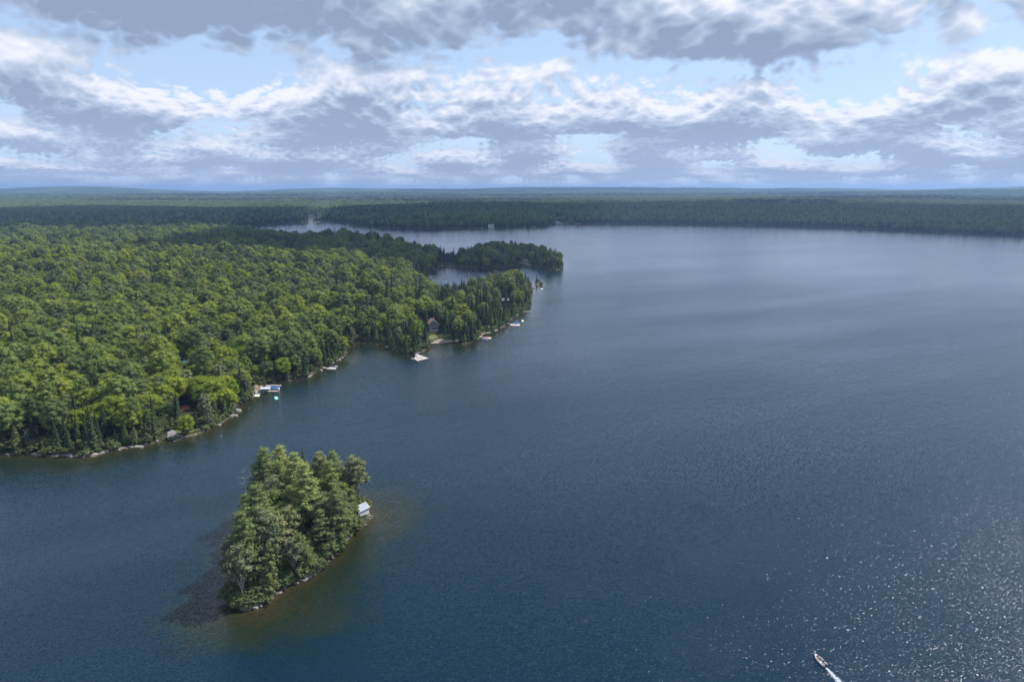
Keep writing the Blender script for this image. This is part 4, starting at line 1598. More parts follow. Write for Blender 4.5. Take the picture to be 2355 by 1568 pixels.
def raft(label, poly, mat, h=.28):
    c = np.array(poly).mean(0)
    t = thing('swim_raft', label, 'raft', c[0], c[1])
    loc = [(p[0] - c[0], p[1] - c[1]) for p in poly]
    MB().prism(loc, .10, h).build('top', mat, t)
    MB().prism([(a * .9, b_ * .9) for a, b_ in loc], -.25, .098).build('float', FLOATM, t)
    return t


# ------------------------------------------------------------------ boats (bow towards local +X, waterline at z = 0)
def hull_parts(t, L, B, H, hullm, deckm, floorm, foredeck=.62):
    def st(u):
        x = -L / 2 + L * u
        b_ = B / 2 * (1 - max(0.0, (u - .42) / .58) ** 2.3) * (.93 + .07 * min(1, u / .3)) + 0.02
        sh = H * (1 + .35 * u * u)
        k = -.28 * (1 - u ** 5) + .1 * u ** 5
        return x, b_, sh, k
    us = [0, .15, .3, .45, .6, .7, .8, .88, .95, 1.0]
    rings = []
    for u in us:
        x, b_, sh, k = st(u)
        rings.append([(x, -b_, sh), (x, -b_ * .86, .08), (x, 0, k), (x, b_ * .86, .08), (x, b_, sh)])
    m = MB().loft(rings)
    m.quad(*rings[0][::-1])
    m.build('hull', hullm, t, smooth=False)
    m = MB()
    g = .14
    for i in range(len(us) - 1):
        for s in (-1, 1):
            a, b2 = st(us[i]), st(us[i + 1])
            m.quad((a[0], s * a[1], a[2] + .004), (b2[0], s * b2[1], b2[2] + .004), (b2[0], s * max(0, b2[1] - g), b2[2] + .03), (a[0], s * max(0, a[1] - g), a[2] + .03))
            if us[i + 1] <= foredeck + .001:
                m.quad((a[0], s * (a[1] - g), a[2] + .03), (b2[0], s * (b2[1] - g), b2[2] + .03), (b2[0], s * (b2[1] - g), .12), (a[0], s * (a[1] - g), .12))
            else:
                m.quad((a[0], s * (a[1] - g), a[2] + .03), (b2[0], s * max(0, b2[1] - g), b2[2] + .03), (b2[0], 0, b2[2] + .07), (a[0], 0, a[2] + .07))
    m.build('gunwale', deckm, t)
    m = MB()
    a, b2 = st(0), st(foredeck)
    m.quad((a[0] + .05, -a[1] + g, .12), (b2[0], -b2[1] + g * .9, .12), (b2[0], b2[1] - g * .9, .12), (a[0] + .05, a[1] - g, .12))
    m.quad((b2[0], -b2[1] + g, .12), (b2[0], b2[1] - g, .12), (b2[0], b2[1] - g, b2[2] + .03), (b2[0], -b2[1] + g, b2[2] + .03))
    m.build('cockpit_floor', floorm, t)
    return st


def outboard(t, x, mat=BLACKP):
    o = MB().loft([[(x - .62 + a, b_, z) for a, b_ in ((0, -.17), (.42, -.2), (.42, .2), (0, .17))] for z, in ((.55,), (.78,), (.98,))], True)
    o.quad((x - .62, -.17, .98), (x - .2, -.2, .98), (x - .2, .2, .98), (x - .62, .17, .98))
    o.box(x - .36, 0, -.55, .56, .22, .12)
    return o.build('outboard_motor', mat, t)


def runabout(label, x, y, rot, L=5.2, B=2.1, cover=None, hullm=GEL, group=None, shield=True, bimini=None, inner=GREYD, name='motorboat', seats=True):
    t = thing(name, label, 'boat', x, y, 0, rot, group)
    hull_parts(t, L, B, .62, hullm, GEL, inner)
    if cover is not None:
        m = MB()
        m.loft([[(-L / 2 + .1, -B / 2 + .1, .66), (-L / 2 + .1, 0, .82), (-L / 2 + .1, B / 2 - .1, .66)],
                [(L * .02, -B / 2 + .08, .70), (L * .02, 0, 1.25), (L * .02, B / 2 - .08, .70)],
                [(L * .18, -B / 2 + .12, .76), (L * .18, 0, .98), (L * .18, B / 2 - .12, .76)]])
        m.build('cover', cover, t)
    else:
        if seats:
            for sx in (-.32, -.06):
                MB().box(L * sx, -.45, .12, .55, .5, .5).box(L * sx - .22, -.45, .55, .9, .1, .5).build('seat', SEAT, t)
                MB().box(L * sx, .45, .12, .55, .5, .5).box(L * sx - .22, .45, .55, .9, .1, .5).build('seat', SEAT, t)
        if shield:
            m = MB()
            m.loft([[(L * .04, -B / 2 + .15, .68), (L * .15, -B / 4, .74), (L * .15, B / 4, .74), (L * .04, B / 2 - .15, .68)],
                    [(-L * .01, -B / 2 + .22, 1.12), (L * .09, -B / 4, 1.2), (L * .09, B / 4, 1.2), (-L * .01, B / 2 - .22, 1.12)]])
            m.build('windshield', DGLASS, t)
    if bimini is not None:
        MB().box(-L * .12, 0, 1.75, 1.82, L * .34, B * .82).build('bimini_top', bimini, t)
        for a in (-1, 1):
            MB().tube([(-L * .1, a * B * .42, .6), (-L * .25, a * B * .40, 1.76)], .025, 4).tube([(-L * .1, a * B * .42, .6), (L * .02, a * B * .40, 1.76)], .025, 4).build('bimini_frame', ALU, t)
    outboard(t, -L / 2)
    return t


def pontoon(label, x, y, rot, L=6.6, B=2.5, top=None, cover=None, group=None):
    t = thing('pontoon_boat', label, 'boat', x, y, 0, rot, group)
    for s in (-1, 1):
        MB().tube([(-L / 2, s * B * .36, .05), (L / 2 - .8, s * B * .36, .05), (L / 2 - .3, s * B * .36, .12), (L / 2, s * B * .36, .22)], [.32, .32, .22, .03], 9).build('pontoon', ALU, t, smooth=True)
    MB().box(0, 0, .38, .50, L * .94, B).build('deck', PALEWOOD, t)
    m = MB()
    for s in (-1, 1):
        m.box(0, s * (B / 2 - .05), .5, 1.15, L * .88, .05)
        m.box(s * L * .44, 0, .5, 1.15, .05, B * .9)
    m.build('rail_panel', WHITE, t)
    if cover is None:
        for s in (-1, 1):
            MB().box(L * .28, s * B * .30, .5, .92, L * .26, .55).box(L * .28, s * B * .42, .92, 1.25, L * .26, .16).build('bench', SEAT, t)
        MB().box(-L * .05, -B * .2, .5, 1.3, .6, .7).build('console', SEAT, t)
        MB().box(-L * .34, 0, .5, .95, .6, B * .7).build('seat', SEAT, t)
    else:
        m = MB()
        m.loft([[(-L * .46, -B * .5, 1.0), (-L * .46, 0, 1.15), (-L * .46, B * .5, 1.0)], [(-L * .15, -B * .52, 1.15), (-L * .15, 0, 1.75), (-L * .15, B * .52, 1.15)],
                [(L * .2, -B * .52, 1.15), (L * .2, 0, 1.6), (L * .2, B * .52, 1.15)], [(L * .46, -B * .5, 1.0), (L * .46, 0, 1.12), (L * .46, B * .5, 1.0)]])
        m.build('cover', cover, t)
    if top is not None:
        MB().box(-L * .12, 0, 2.35, 2.43, L * .42, B * .95).build('canopy', top, t)
        for a in (-1, 1):
            MB().tube([(-L * .30, a * B * .46, 1.1), (-L * .18, a * B * .46, 2.36)], .03, 4).tube([(L * .02, a * B * .46, 1.1), (L * .06, a * B * .46, 2.36)], .03, 4).build('canopy_frame', ALU, t)
    outboard(t, -L / 2 + .1)
    return t


def chair(label, x, y, z, rot, mat, group=None):
    t = thing('lounge_chair', label, 'chair', x, y, z, rot, group)
    MB().box(0, 0, .28, .36, .60, .60).build('seat', mat, t)
    m = MB()
    m.g.add([(-.28, -.28, .34), (-.28, .28, .34), (-.55, .28, 1.0), (-.55, -.28, 1.0), (-.24, -.28, .34), (-.24, .28, .34), (-.50, .28, 1.02), (-.50, -.28, 1.02)],
            [(0, 1, 2, 3), (7, 6, 5, 4), (0, 4, 5, 1), (1, 5, 6, 2), (2, 6, 7, 3), (3, 7, 4, 0)])
    m.build('backrest', mat, t)
    for a, b_ in ((-.25, -.25), (.25, -.25), (.25, .25), (-.25, .25)):
        MB().box(a, b_, 0, .278, .07, .07).build('leg', mat, t)
    return t


# ------------------------------------------------------------------ people
SKIN = material('skin', (0.50, 0.32, 0.24), 0.6, 0.05, 3.0)
HAIR = material('dark_hair', (0.06, 0.04, 0.03), 0.7, 0.1, 3.0)


def person(label, x, y, z, rot, shirt, trousers, pose='stand', group=None, parent=None):
    """one continuous body grown over a skeleton; clothing colour by face height and limb"""
    if pose == 'sit':
        hip = .45
        J = {'pelvis': (0, 0, hip, .16), 'waist': (-.02, 0, hip + .18, .13), 'chest': (-.02, 0, hip + .40, .16), 'neck': (0, 0, hip + .60, .06), 'head': (.02, 0, hip + .74, .10), 'crown': (.02, 0, hip + .84, .07),
             'lk': (.42, .12, hip + .03, .075), 'rk': (.42, -.12, hip + .03, .075), 'la': (.46, .12, .06, .05), 'ra': (.46, -.12, .06, .05), 'lt': (.62, .13, .04, .035), 'rt': (.62, -.13, .04, .035),
             'ls': (-.02, .19, hip + .52, .07), 'rs': (-.02, -.19, hip + .52, .07), 'le': (.06, .26, hip + .27, .045), 're': (-.10, -.28, hip + .27, .045), 'lw': (.28, .18, hip + .18, .032), 'rw': (-.34, -.26, hip + .18, .032),
             'lh': (.36, .16, hip + .17, .035), 'rh': (-.43, -.24, hip + .19, .035)}
    else:
        J = {'pelvis': (0, 0, .95, .15), 'waist': (0, 0, 1.10, .125), 'chest': (0, 0, 1.32, .16), 'neck': (0, 0, 1.52, .058), 'head': (.02, 0, 1.65, .10), 'crown': (.02, 0, 1.74, .07),
             'lk': (.02, .10, .50, .07), 'rk': (.05, -.10, .50, .07), 'la': (-.02, .11, .09, .045), 'ra': (.03, -.11, .09, .045), 'lt': (.14, .13, .03, .035), 'rt': (.20, -.13, .03, .035),
             'ls': (0, .20, 1.42, .065), 'rs': (0, -.20, 1.42, .065), 'le': (-.02, .27, 1.14, .045), 're': (-.02, -.27, 1.14, .045), 'lw': (.10, .26, .93, .03), 'rw': (.18, -.18, 1.06, .03),
             'lh': (.14, .25, .85, .035), 'rh': (.27, -.12, 1.08, .035)}
    E_ = [('pelvis', 'waist'), ('waist', 'chest'), ('chest', 'neck'), ('neck', 'head'), ('head', 'crown'), ('pelvis', 'lk'), ('pelvis', 'rk'), ('lk', 'la'), ('rk', 'ra'), ('la', 'lt'), ('ra', 'rt'),
          ('chest', 'ls'), ('chest', 'rs'), ('ls', 'le'), ('rs', 're'), ('le', 'lw'), ('re', 'rw'), ('lw', 'lh'), ('rw', 'rh')]
    names = list(J)
    me = bpy.data.meshes.new('person_skeleton')
    me.from_pydata([J[n][:3] for n in names], [(names.index(a), names.index(b_)) for a, b_ in E_], [])
    tmp = bpy.data.objects.new('person_tmp', me)
    COL.objects.link(tmp)
    sk = tmp.modifiers.new('skin', 'SKIN')
    for i, n in enumerate(names):
        me.skin_vertices[0].data[i].radius = (J[n][3], J[n][3])
    me.skin_vertices[0].data[0].use_root = True
    sub = tmp.modifiers.new('sub', 'SUBSURF')
    sub.levels = 1
    sub.render_levels = 1
    dg = bpy.context.evaluated_depsgraph_get()
    bme = bpy.data.meshes.new_from_object(tmp.evaluated_get(dg))
    bpy.data.objects.remove(tmp, do_unlink=True)
    for m_ in (SKIN, shirt, trousers, HAIR):
        bme.materials.append(m_)
    hz = J['pelvis'][2]
    neck = J['neck'][2]
    for p in bme.polygons:
        c = p.center
        if c.z > J['head'][2] + .03 or (c.z > neck + .06 and c.x < -.01):
            k = 3
        elif c.z > neck - .01:
            k = 0
        elif (c - Vector(J['lh'][:3])).length < .14 or (c - Vector(J['rh'][:3])).length < .14 or (c - Vector(J['lw'][:3])).length < .12 or (c - Vector(J['rw'][:3])).length < .12:
            k = 0
        elif c.z > hz + .07 or abs(c.y) > .2:
            k = 1
        else:
            k = 2
        p.material_index = k
        p.use_smooth = True
    o = link('person', bme)
    o.location = (x, y, z)
    o.rotation_euler = (0, 0, rot)
    tag(o, label, 'person', group)
    return o


# ================================================================== set out on the water
# skiff under way at the lower right, with its wake
bs = np.array(G(1897, 1532))
bb = np.array(G(1873.5, 1507.5))
bc = (bs + bb) / 2
brt = math.atan2(bb[1] - bs[1], bb[0] - bs[0])
L = float(np.linalg.norm(bb - bs)) * 1.02
t = thing('skiff', 'pale open fishing skiff under way at lower right trailing a foamy wake', 'boat', bc[0], bc[1], 0.02, brt)
hull_parts(t, L, 1.55, .5, GEL, material('pinkish_rim', (0.66, 0.62, 0.63), .5), material('pale_boat_floor', (0.50, 0.50, 0.52), .7), .80)
for sx in (-.25, .02, .24):
    MB().box(L * sx, 0, .36, .43, .32, 1.15).build('seat', BROWNV if sx == .02 else SEAT, t)
MB().box(L * .14, .12, .13, .36, .5, .4).build('locker', BROWNV, t)
outboard(t, -L / 2)


def inboat(lx, ly):
    return bc[0] + lx * cos(brt) - ly * sin(brt), bc[1] + lx * sin(brt) + ly * cos(brt)


ax, ay = inboat(-L * .30, -.15)
person('person in dark blue seated at the stern of the skiff steering', ax, ay, .02, brt, material('dark_blue_cloth', (0.02, 0.03, 0.12), .9), material('dark_trousers', (0.04, 0.04, 0.06), .9), 'sit')
ax, ay = inboat(L * .22, .0)
person('person in reddish brown seated near the bow of the skiff', ax, ay, .0, brt, material('reddish_cloth', (0.30, 0.12, 0.09), .9), material('khaki_cloth', (0.35, 0.30, 0.22), .9), 'sit')

# wake: foam sheets riding on the water, ragged and thinning astern
FOAM = bpy.data.materials.new('wake_foam')
FOAM.use_nodes = True
T = NT(FOAM.node_tree)
b = T.n['Principled BSDF']
b.inputs['Base Color'].default_value = (0.50, 0.55, 0.60, 1)
b.inputs['Roughness'].default_value = .7
tc = T.new('ShaderNodeTexCoord').outputs['Object']
sx_, sy_, _z = T.sep(tc)[:]
nn = T.noise(tc, 2.2, 5.0, 0.7)
fade = T.m('SUBTRACT', 1.0, T.m('DIVIDE', T.m('ABSOLUTE', sy_), T.m('ADD', T.m('MULTIPLY', T.m('ABSOLUTE', sx_), .16), .50)))
T.put(b.inputs['Alpha'], T.m('MULTIPLY', T.step(T.m('ADD', nn, T.m('MULTIPLY', fade, .42)), .60, .86), .7))
m = MB()
ring0 = []
for i in range(15):
    u = i * .95
    w_ = .45 + u * .17
    ring0.append([(-u, -w_, 0), (-u, -w_ * .4, .02), (-u, w_ * .4, .02), (-u, w_, 0)])
m.loft(ring0)
wk = m.build('wake', FOAM)
ax, ay = inboat(-L / 2 - .2, 0)
wk.location = (ax, ay, .05)
wk.rotation_euler = (0, 0, brt)
tag(wk, 'streak of white foam behind the moving skiff', None, kind='stuff')

# furnished floating deck off the wooded point
c4 = P((956.5, 814.5), (985.7, 825.0), (960.0, 831.4), (952.5, 826.5))
dock('square pale deck crowded with patio furniture off the wooded point', c4, .50, PALEWOOD, legs=False)
dock('short pale gangplank at the left side of the furnished deck', strip(G(946.5, 825.2), G(952.5, 826.0), 1.4), .45, PALEWOOD)
dc = np.array(c4).mean(0)
ex, ey = G(956.5, 820)
tt = thing('patio_umbrella', 'drooping dark grey umbrella at the back of the furnished deck', 'umbrella', ex + .6, ey, .5)
MB().tube([(0, 0, 0), (0, 0, 2.4)], .04, 5).build('pole', ALU, tt)
m = MB()
n = 8
v = [(0, 0, 2.6)] + [(cos(2 * pi * i / n) * 1.9, sin(2 * pi * i / n) * 1.9, 1.75) for i in range(n)]
m.g.add(v, [(0, 1 + i, 1 + (i + 1) % n) for i in range(n)])
m.build('canopy', material('dark_grey_canvas', (0.10, 0.10, 0.15), .8), tt)
for i, (qx, qy, ml, nm) in enumerate(((961, 821, WHITE, 'white lounge chair nearest the grey umbrella'), (964.5, 822.5, GREYD, 'grey lounge chair in the middle of the furnished deck'),
                                      (961, 826, WHITE, 'white lounge chair at the near edge of the furnished deck'), (966, 826.5, WHITE, 'white lounge chair right of centre on the furnished deck'),
                                      (970, 824, GREYD, 'grey lounge chair on the right half of the furnished deck'))):
    ex, ey = G(qx, qy, .5)
    chair(nm, ex, ey, .5, rng.uniform(0, 6.28), ml)
ex, ey = G(963, 824, .5)
tt = thing('patio_table', 'round white table among chairs on the furnished deck', 'table', ex, ey, .5)
MB().tube([(0, 0, .68), (0, 0, .74)], .65, 12).build('table_top', WHITE, tt)
MB().tube([(0, 0, 0), (0, 0, .68)], .06, 6).build('leg', WHITE, tt)

# dock with the covered runabout
dock('narrow pale gangway running from the rocky shore to a boat platform', strip(G(738.5, 845.3), G(753.5, 848.3), 1.3), .46, PALEWOOD)
dock('pale boat platform with the covered runabout behind it', P((751.8, 849.6), (757.5, 845.9), (773.5, 846.6), (770.8, 850.6)), .42, PALEWOOD, legs=False)
ex, ey = G(768, 844.2)
runabout('white runabout with navy cockpit cover moored behind its platform', ex, ey, R(-4), 5.6, 2.2, NAVY)

# boat lift cluster
dock('thin pale dock, farthest of the boat-lift docks', strip(G(622, 887.5), G(646.5, 887.8), 1.5), .5, PALEWOOD)
dock('dark grey ramp deck between shore and the farthest lift dock', P((609, 892), (612.5, 887), (624.5, 887), (621, 892)), .46, GREYD)
dock('pale dock along the near side of the boat lift', strip(G(582.8, 901.6), G(638, 900.8), 1.5), .5, PALEWOOD)
dock('grey slip deck beside the rocks at the boat lifts', P((586, 906), (590, 902.6), (600, 902.6), (598, 906)), .44, GREYD)
tt = thing('boat_lift_canopy', 'long pale flat canopy of the boat lift beside the rocks', 'canopy', *G(611, 893), 0)
cpoly = [(p[0] - tt.location.x, p[1] - tt.location.y) for p in [G(598, 894.6, 2.5), G(622.5, 894.6, 2.5), G(621, 890.4, 2.5), G(599.5, 889.6, 2.5)]]
MB().prism(cpoly, 2.42, 2.52).build('roof', CANOPY, tt)
for a, b_ in cpoly:
    MB().tube([(a * .95, b_ * .95, -1.5), (a * .95, b_ * .95, 2.42)], .06, 5).build('post', ALU, tt)
ex, ey = G(631, 895)
pontoon('pontoon boat with bright blue cover at the end of the boat lift', ex, ey, R(178), 6.5, 2.5, cover=BLUEC)
for i, (qx, ml, nm) in enumerate(((609.5, CYAN, 'light blue kayak lying on the near lift dock'), (616.5, YELLOW, 'yellow kayak lying across the near lift dock'))):
    ex, ey = G(qx, 900, .5)
    tt = thing('kayak', nm, 'kayak', ex, ey, .62, R(20 + 30 * i))
    MB().tube([(-1.5, 0, .1), (-.9, 0, 0), (0, 0, 0), (.9, 0, 0), (1.5, 0, .1)], [.03, .26, .34, .26, .03], 8).build('hull', ml, tt, True)
    MB().box(0, 0, .24, .36, .8, .36).build('cockpit', BLACKP, tt)
ex, ey = G(602, 904.2)
tt = thing('jet_ski', 'grey personal watercraft tied between the docks near the rocks', 'jet ski', ex, ey, .1, R(160))
m = MB().loft([[(-1.4, -.5, .3), (-1.4, 0, -.15), (-1.4, .5, .3)], [(0, -.58, .38), (0, 0, -.18), (0, .58, .38)], [(1.0, -.35, .5), (1.0, 0, 0), (1.0, .35, .5)], [(1.55, -.02, .6), (1.55, 0, .5), (1.55, .02, .6)]])
m.quad((-1.4, -.5, .3), (0, -.58, .38), (0, .58, .38), (-1.4, .5, .3))
m.quad((0, -.58, .38), (1.0, -.35, .5), (1.0, .35, .5), (0, .58, .38))
m.quad((1.0, -.35, .5), (1.55, 0, .6), (1.0, .35, .5))
m.build('hull', WHITE, tt)
MB().box(-.45, 0, .38, .75, 1.3, .42).build('seat', BLACKP, tt)
MB().box(.45, 0, .4, .95, .3, .5).build('handlebar', BLACKP, tt)
raft('small white and cream raft tied at the shore end of the lift docks', P((583.5, 911.8), (587.5, 907.7), (598.3, 907.7), (595, 912.5)), CREAM)
raft('bright cyan swim raft floating off the boat lifts', P((633.2, 919.7), (640.5, 918.1), (638, 912.6), (630.3, 912.9)), CYAN)
# flag on a short pole above the docks
ex, ey = G(583.4, 885)
tt = thing('flagpole', 'short flagpole with a limp red and white flag above the boat lifts', 'flagpole', ex, ey, float(mesh_z(ex, ey)[0]))
MB().tube([(0, 0, -.3), (0, 0, 5.2)], .05, 6).build('pole', WHITE, tt)
fl = MB().loft([[(.05, 0, 5.1), (.05, 0, 3.5)], [(.28, .06, 5.0), (.24, .06, 3.35)]]).build('flag', REDP, tt)
MB().loft([[(.285, .055, 4.98), (.245, .055, 3.36)], [(.55, -.03, 4.9), (.48, -.03, 3.25)]]).build('flag_middle', WHITE, fl)
MB().loft([[(.555, -.035, 4.88), (.485, -.035, 3.26)], [(.80, .05, 4.8), (.70, .05, 3.15)]]).build('flag_fly_end', REDP, fl)

# docks farther along
dock('narrow pale gangway beside the sandy landing', strip(G(1100.5, 774.8), G(1117, 777.5), 1.3), .45, PALEWOOD)
dock('pale platform with red chairs beside the blue-covered boat', P((1113.5, 779.5), (1119.5, 775.7), (1131.5, 777.2), (1125.5, 781)), .45, PALEWOOD, legs=False)
for i, (qx, qy) in enumerate(((1119.8, 777.2), (1122.3, 777.8))):
    ex, ey = G(qx, qy, .45)
    chair(('left' if i == 0 else 'right') + ' one of two red chairs on the pale platform', ex, ey, .45, R(-60), REDP)
ex, ey = G(1114.5, 780.8)
runabout('small white boat with blue cover, tied at the platform with red chairs', ex, ey, R(160), 5.0, 2.0, BLUEC)
dock('white dock platform holding the blue-canopied pontoon boat', P((1173, 749.8), (1176.5, 745.6), (1196.5, 746.8), (1193.5, 750.8)), .45, PALEWOOD, legs=False)
dock('short walkway from the trees to the white platform', strip(G(1166.5, 744.8), G(1177, 746.2), 1.3), .45, PALEWOOD)
ex, ey = G(1187, 745.9)
pontoon('pontoon boat with blue cover and blue canopy behind the white platform', ex, ey, R(178), 6.2, 2.5, cover=BLUEC, top=BLUEC)
raft('cream square swim raft off the shore below the blue cottage', P((1199, 738.8), (1201.5, 740.3), (1205.3, 737.9), (1201.0, 736.2)), CREAM)
dock('thin white dock standing straight out from the rocks near the point', strip(G(1203.5, 717.4), G(1222.6, 717.9), 1.7), .5, PALEWOOD)
ex, ey = G(1173, 734.6)
runabout('small white rowboat drawn up at the rocks left of the cream raft', ex, ey, R(5), 4.0, 1.5, shield=False, seats=True, name='rowboat')
dock('dark dock with two chairs off the tall pines at the point', strip(G(1221, 661.6), G(1231, 662.4), 2.4), .5, WOOD)
for i, q in enumerate((1226, 1228.5)):
    ex, ey = G(q, 661.9, .5)
    chair('dark chair on the dock off the tall pines', ex, ey, .5, R(30 * i), DARKW, 'chairs on the dock off the tall pines')
raft('white swim raft right of the little rock islet', P((1242.5, 664.2), (1245, 665.8), (1250, 665), (1246.5, 663.4)), WHITE)
ex, ey = G(1119.8, 762)
tt = thing('sun_shelter', 'pale blue tarp shelter among the trees above the shore boulders', 'shelter', ex, ey + 1, float(mesh_z(ex, ey)[0]))
MB().loft([[(-2, -1.5, 1.9), (2, -1.5, 1.9)], [(-2, 0, 2.9), (2, 0, 2.9)], [(-2, 1.5, 1.9), (2, 1.5, 1.9)]]).build('tarp', material('pale_blue_tarp', (0.38, 0.55, 0.62), .6), tt)
for a in (-1.9, 1.9):
    for b_ in (-1.4, 1.4):
        MB().tube([(a, b_, -.3), (a, b_, 1.9)], .04, 4).build('post', ALU, tt)
for qx, qy, s_, lb in ((1139, 760.5, 2.2, 'grey rounded boulder in the shallows left of the pontoon dock'), (1121.5, 766.5, 2.0, 'pale flat boulder below the blue tarp shelter'), (1098, 780, 1.2, 'pale boulder where the sandy landing meets the gangway'),
                       (208, 1047, 2.6, 'pale bare rock point on the dark left shore'), (163, 1048, 2.0, 'pale shore rock left of the bare rock point'), (318, 1029, 1.8, 'pale rock half under branches left of the landing'),
                       (541, 946, 2.8, 'large grey slab sloping into the water on the long rock shore'), (534, 958, 2.3, 'pale ledge just left of the large grey slab'), (497, 979, 2.0, 'pale rock shelf below the shore birch'), (735, 852, 1.8, 'pale rounded shore rock left of the covered runabout'),
                       (563, 1400, 1.7, 'grey rock under the dead trunk at the tip of the island'), (700, 1329, 1.5, 'grey rock on the island shore below the lone pine'), (1292, 617, 2.4, 'pale boulder at the right tip of the round peninsula')):
    o = link('boulder', KINDS['rock'][int(rng.integers(0, 5))][2])
    ex, ey = G(qx, qy)
    o.location = (ex, ey + .6, .1)
    o.scale = (s_ * 1.5, s_, s_ * .5)
    o.rotation_euler = (0, 0, rng.uniform(-.3, 1.0))
    tag(o, lb, 'rock')
# mooring buoys
for qx, qy, lb in ((573, 939, 'tiny pale buoy off the long rock slab shore'), (508.5, 1003, 'white mooring buoy off the boat landing'), (748, 860, 'tiny white buoy below the covered runabout')):
    ex, ey = G(qx, qy)
    tt = thing('buoy', lb, 'buoy', ex, ey)
    MB().tube([(0, 0, -.15), (0, 0, .05), (0, 0, .25), (0, 0, .36)], [.1, .22, .2, .04], 8).build('float', WHITE, tt, True)
    MB().tube([(0, 0, .36), (0, 0, .44)], .04, 5).build('ring', BLACKP, tt)

# islet with two small spruces
for qx, s_, lb in ((1234.0, .62, 'taller of the two small spruces on the rock islet'), (1240.5, .45, 'shorter of the two small spruces on the rock islet')):
    ex, ey = G(qx, 652)
    plant('spruce_tree', 3 if s_ < .5 else 0, ex, ey, max(.2, float(mesh_z(ex, ey)[0])), s_, 1.0, lb, None)
o = link('islet_rock', KINDS['rock'][2][2])
ex, ey = G(1241, 653.6)
o.location = (ex, ey, .2)
o.scale = (7.5, 3.5, 2.4)
o.rotation_euler = (0, 0, -.25)
tag(o, 'dark humped rock of the little islet off the point', 'rock')

# pond docks in the shade; shaded ones carry it in a darker deck colour
for a, b_, w_, lb in (((1001, 624.5), (1012, 625.5), 2.0, 'small shaded dock with a white boat on the left side of the pond'), ((998, 619.6), (1009, 620.2), 2.2, 'shaded dock at the upper left corner of the pond'),
                      ((984, 633.5), (996, 635.5), 3.0, 'shaded dock half hidden by branches at the left of the pond'), ((974, 642.5), (993.5, 642.2), 1.8, 'low shaded dock along the near left shore of the pond'),
                      ((1031, 613.6), (1044, 614.4), 2.0, 'dark dock at the head of the pond'), ((1211, 606.5), (1217.5, 611), 1.6, 'pale ramp dock below the peninsula cottage')):
    dock(lb, strip(G(*a), G(*b_), w_), .45, GREYD if 'shaded' in lb else PALEWOOD)
for qx, qy, r_, c_, lb in ((1013, 626, 5, None, 'white boat at the small shaded pond dock'), (990, 637.5, 10, CANOPY, 'white covered boat under the branches left of the pond'), (1044, 615.2, 90, NAVY, 'dark-covered boat at the head of the pond'),
                           (1221, 610, 20, REDP, 'red-covered boat beside the ramp below the peninsula cottage')):
    ex, ey = G(qx, qy)
    runabout(lb, ex, ey, R(r_), 5.5, 2.1, c_)

# ================================================================== far shore
M_GREYW = material('far_pale_siding', (0.66, 0.67, 0.70), .8)
for qx, qy, w_, d_, h_, wm_, rm_, rt, lb in ((1129, 523.0, 11, 17, 5.5, WHITE, MROOF, 88, 'white two-storey lake house standing at the far waterline'), (905, 521.5, 10, 13, 6.5, M_GREYW, CANOPY, 90, 'pale-roofed cottage set among trees at the left of the far shore'),
                                             (937, 524.0, 8, 9, 5, M_GREYW, GROOF, 20, 'small pale boathouse right of the pale-roofed far cottage'), (1167.4, 521, 6, 8, 4, M_GREYW, GROOF, 80, 'small pale cabin right of the white far lake house'),
                                             (1307, 496.5, 9, 17, 5, M_GREYW, CANOPY, 90, 'long pale roof showing above the woods behind the marina'), (1097, 520, 6, 7, 4, TANW, BROOF, 30, 'tan cabin deep in shade left of the white far lake house')):
    ex, ey = G(qx, qy)
    wn = [(-d_ * .3 + i * d_ * .2, 1.2, 1.3, 1.4, 'l') for i in range(4)] + ([(-d_ * .3 + i * d_ * .2, 3.6, 1.3, 1.2, 'l') for i in range(4)] if h_ > 5.2 else [])
    gable_house('cottage', lb, ex, ey + 4, R(rt), w_, d_, h_, 2.4, wm_, rm_, wn)
for qx, qy, r_, lb in ((801, 517.5, 5, 'white boat at a dock near the left end of the far shore'), (836.5, 524.6, 0, 'white boat below the dark woods of the far left shore'), (858, 526.3, 8, 'low white boat left of the pale-roofed far cottage'),
                       (1108, 525.3, 0, 'white boat just left of the white far lake house'), (1207, 523, 5, 'white boat alone under the far woods left of the marina bay'), (1229.5, 522, 0, 'small white boat at the wooded corner before the marina bay'),
                       (1333, 515.0, 0, 'pair of pale boats at a dock right of the marina, nearer one'), (1398, 515.6, 10, 'pale boat at the shore well right of the marina')):
    ex, ey = G(qx, qy)
    o = runabout(lb, ex, ey, R(r_), 7.5, 2.8, CANOPY)
    a_ = np.array((ex + 5, ey + 2.5))
for a, b_, lb in (((797, 516.2), (806, 516.4), 'grey dock at the left end of the far shore'), ((1136.5, 523.2), (1143, 523.6), 'dock reaching right from the white far lake house'), ((1328, 514.2), (1337, 514.4), 'dock right of the marina bay')):
    dock(lb, strip(G(*a), G(*b_), 3.0), .6, PALEWOOD)
# causeway across the mouth of the river
cw = MB()
pts = [G(708, 512.3), G(730, 511.2), G(764, 509.9)]
v = []
for (a0, a1), (b0, b1) in zip(pts[:-1], pts[1:]):
    cw.prism(strip((a0, a1), (b0, b1), 14), -1, 2.2)
o = cw.build('causeway', M_GRAVEL)
tag(o, 'low gravel causeway closing the river mouth across the lake', 'causeway')


# ================================================================== the marina on the far shore, where the shore road meets the lake
MX, MY = G(1284, 514.2)


def MW(x, y):
    return MX + x, MY + y


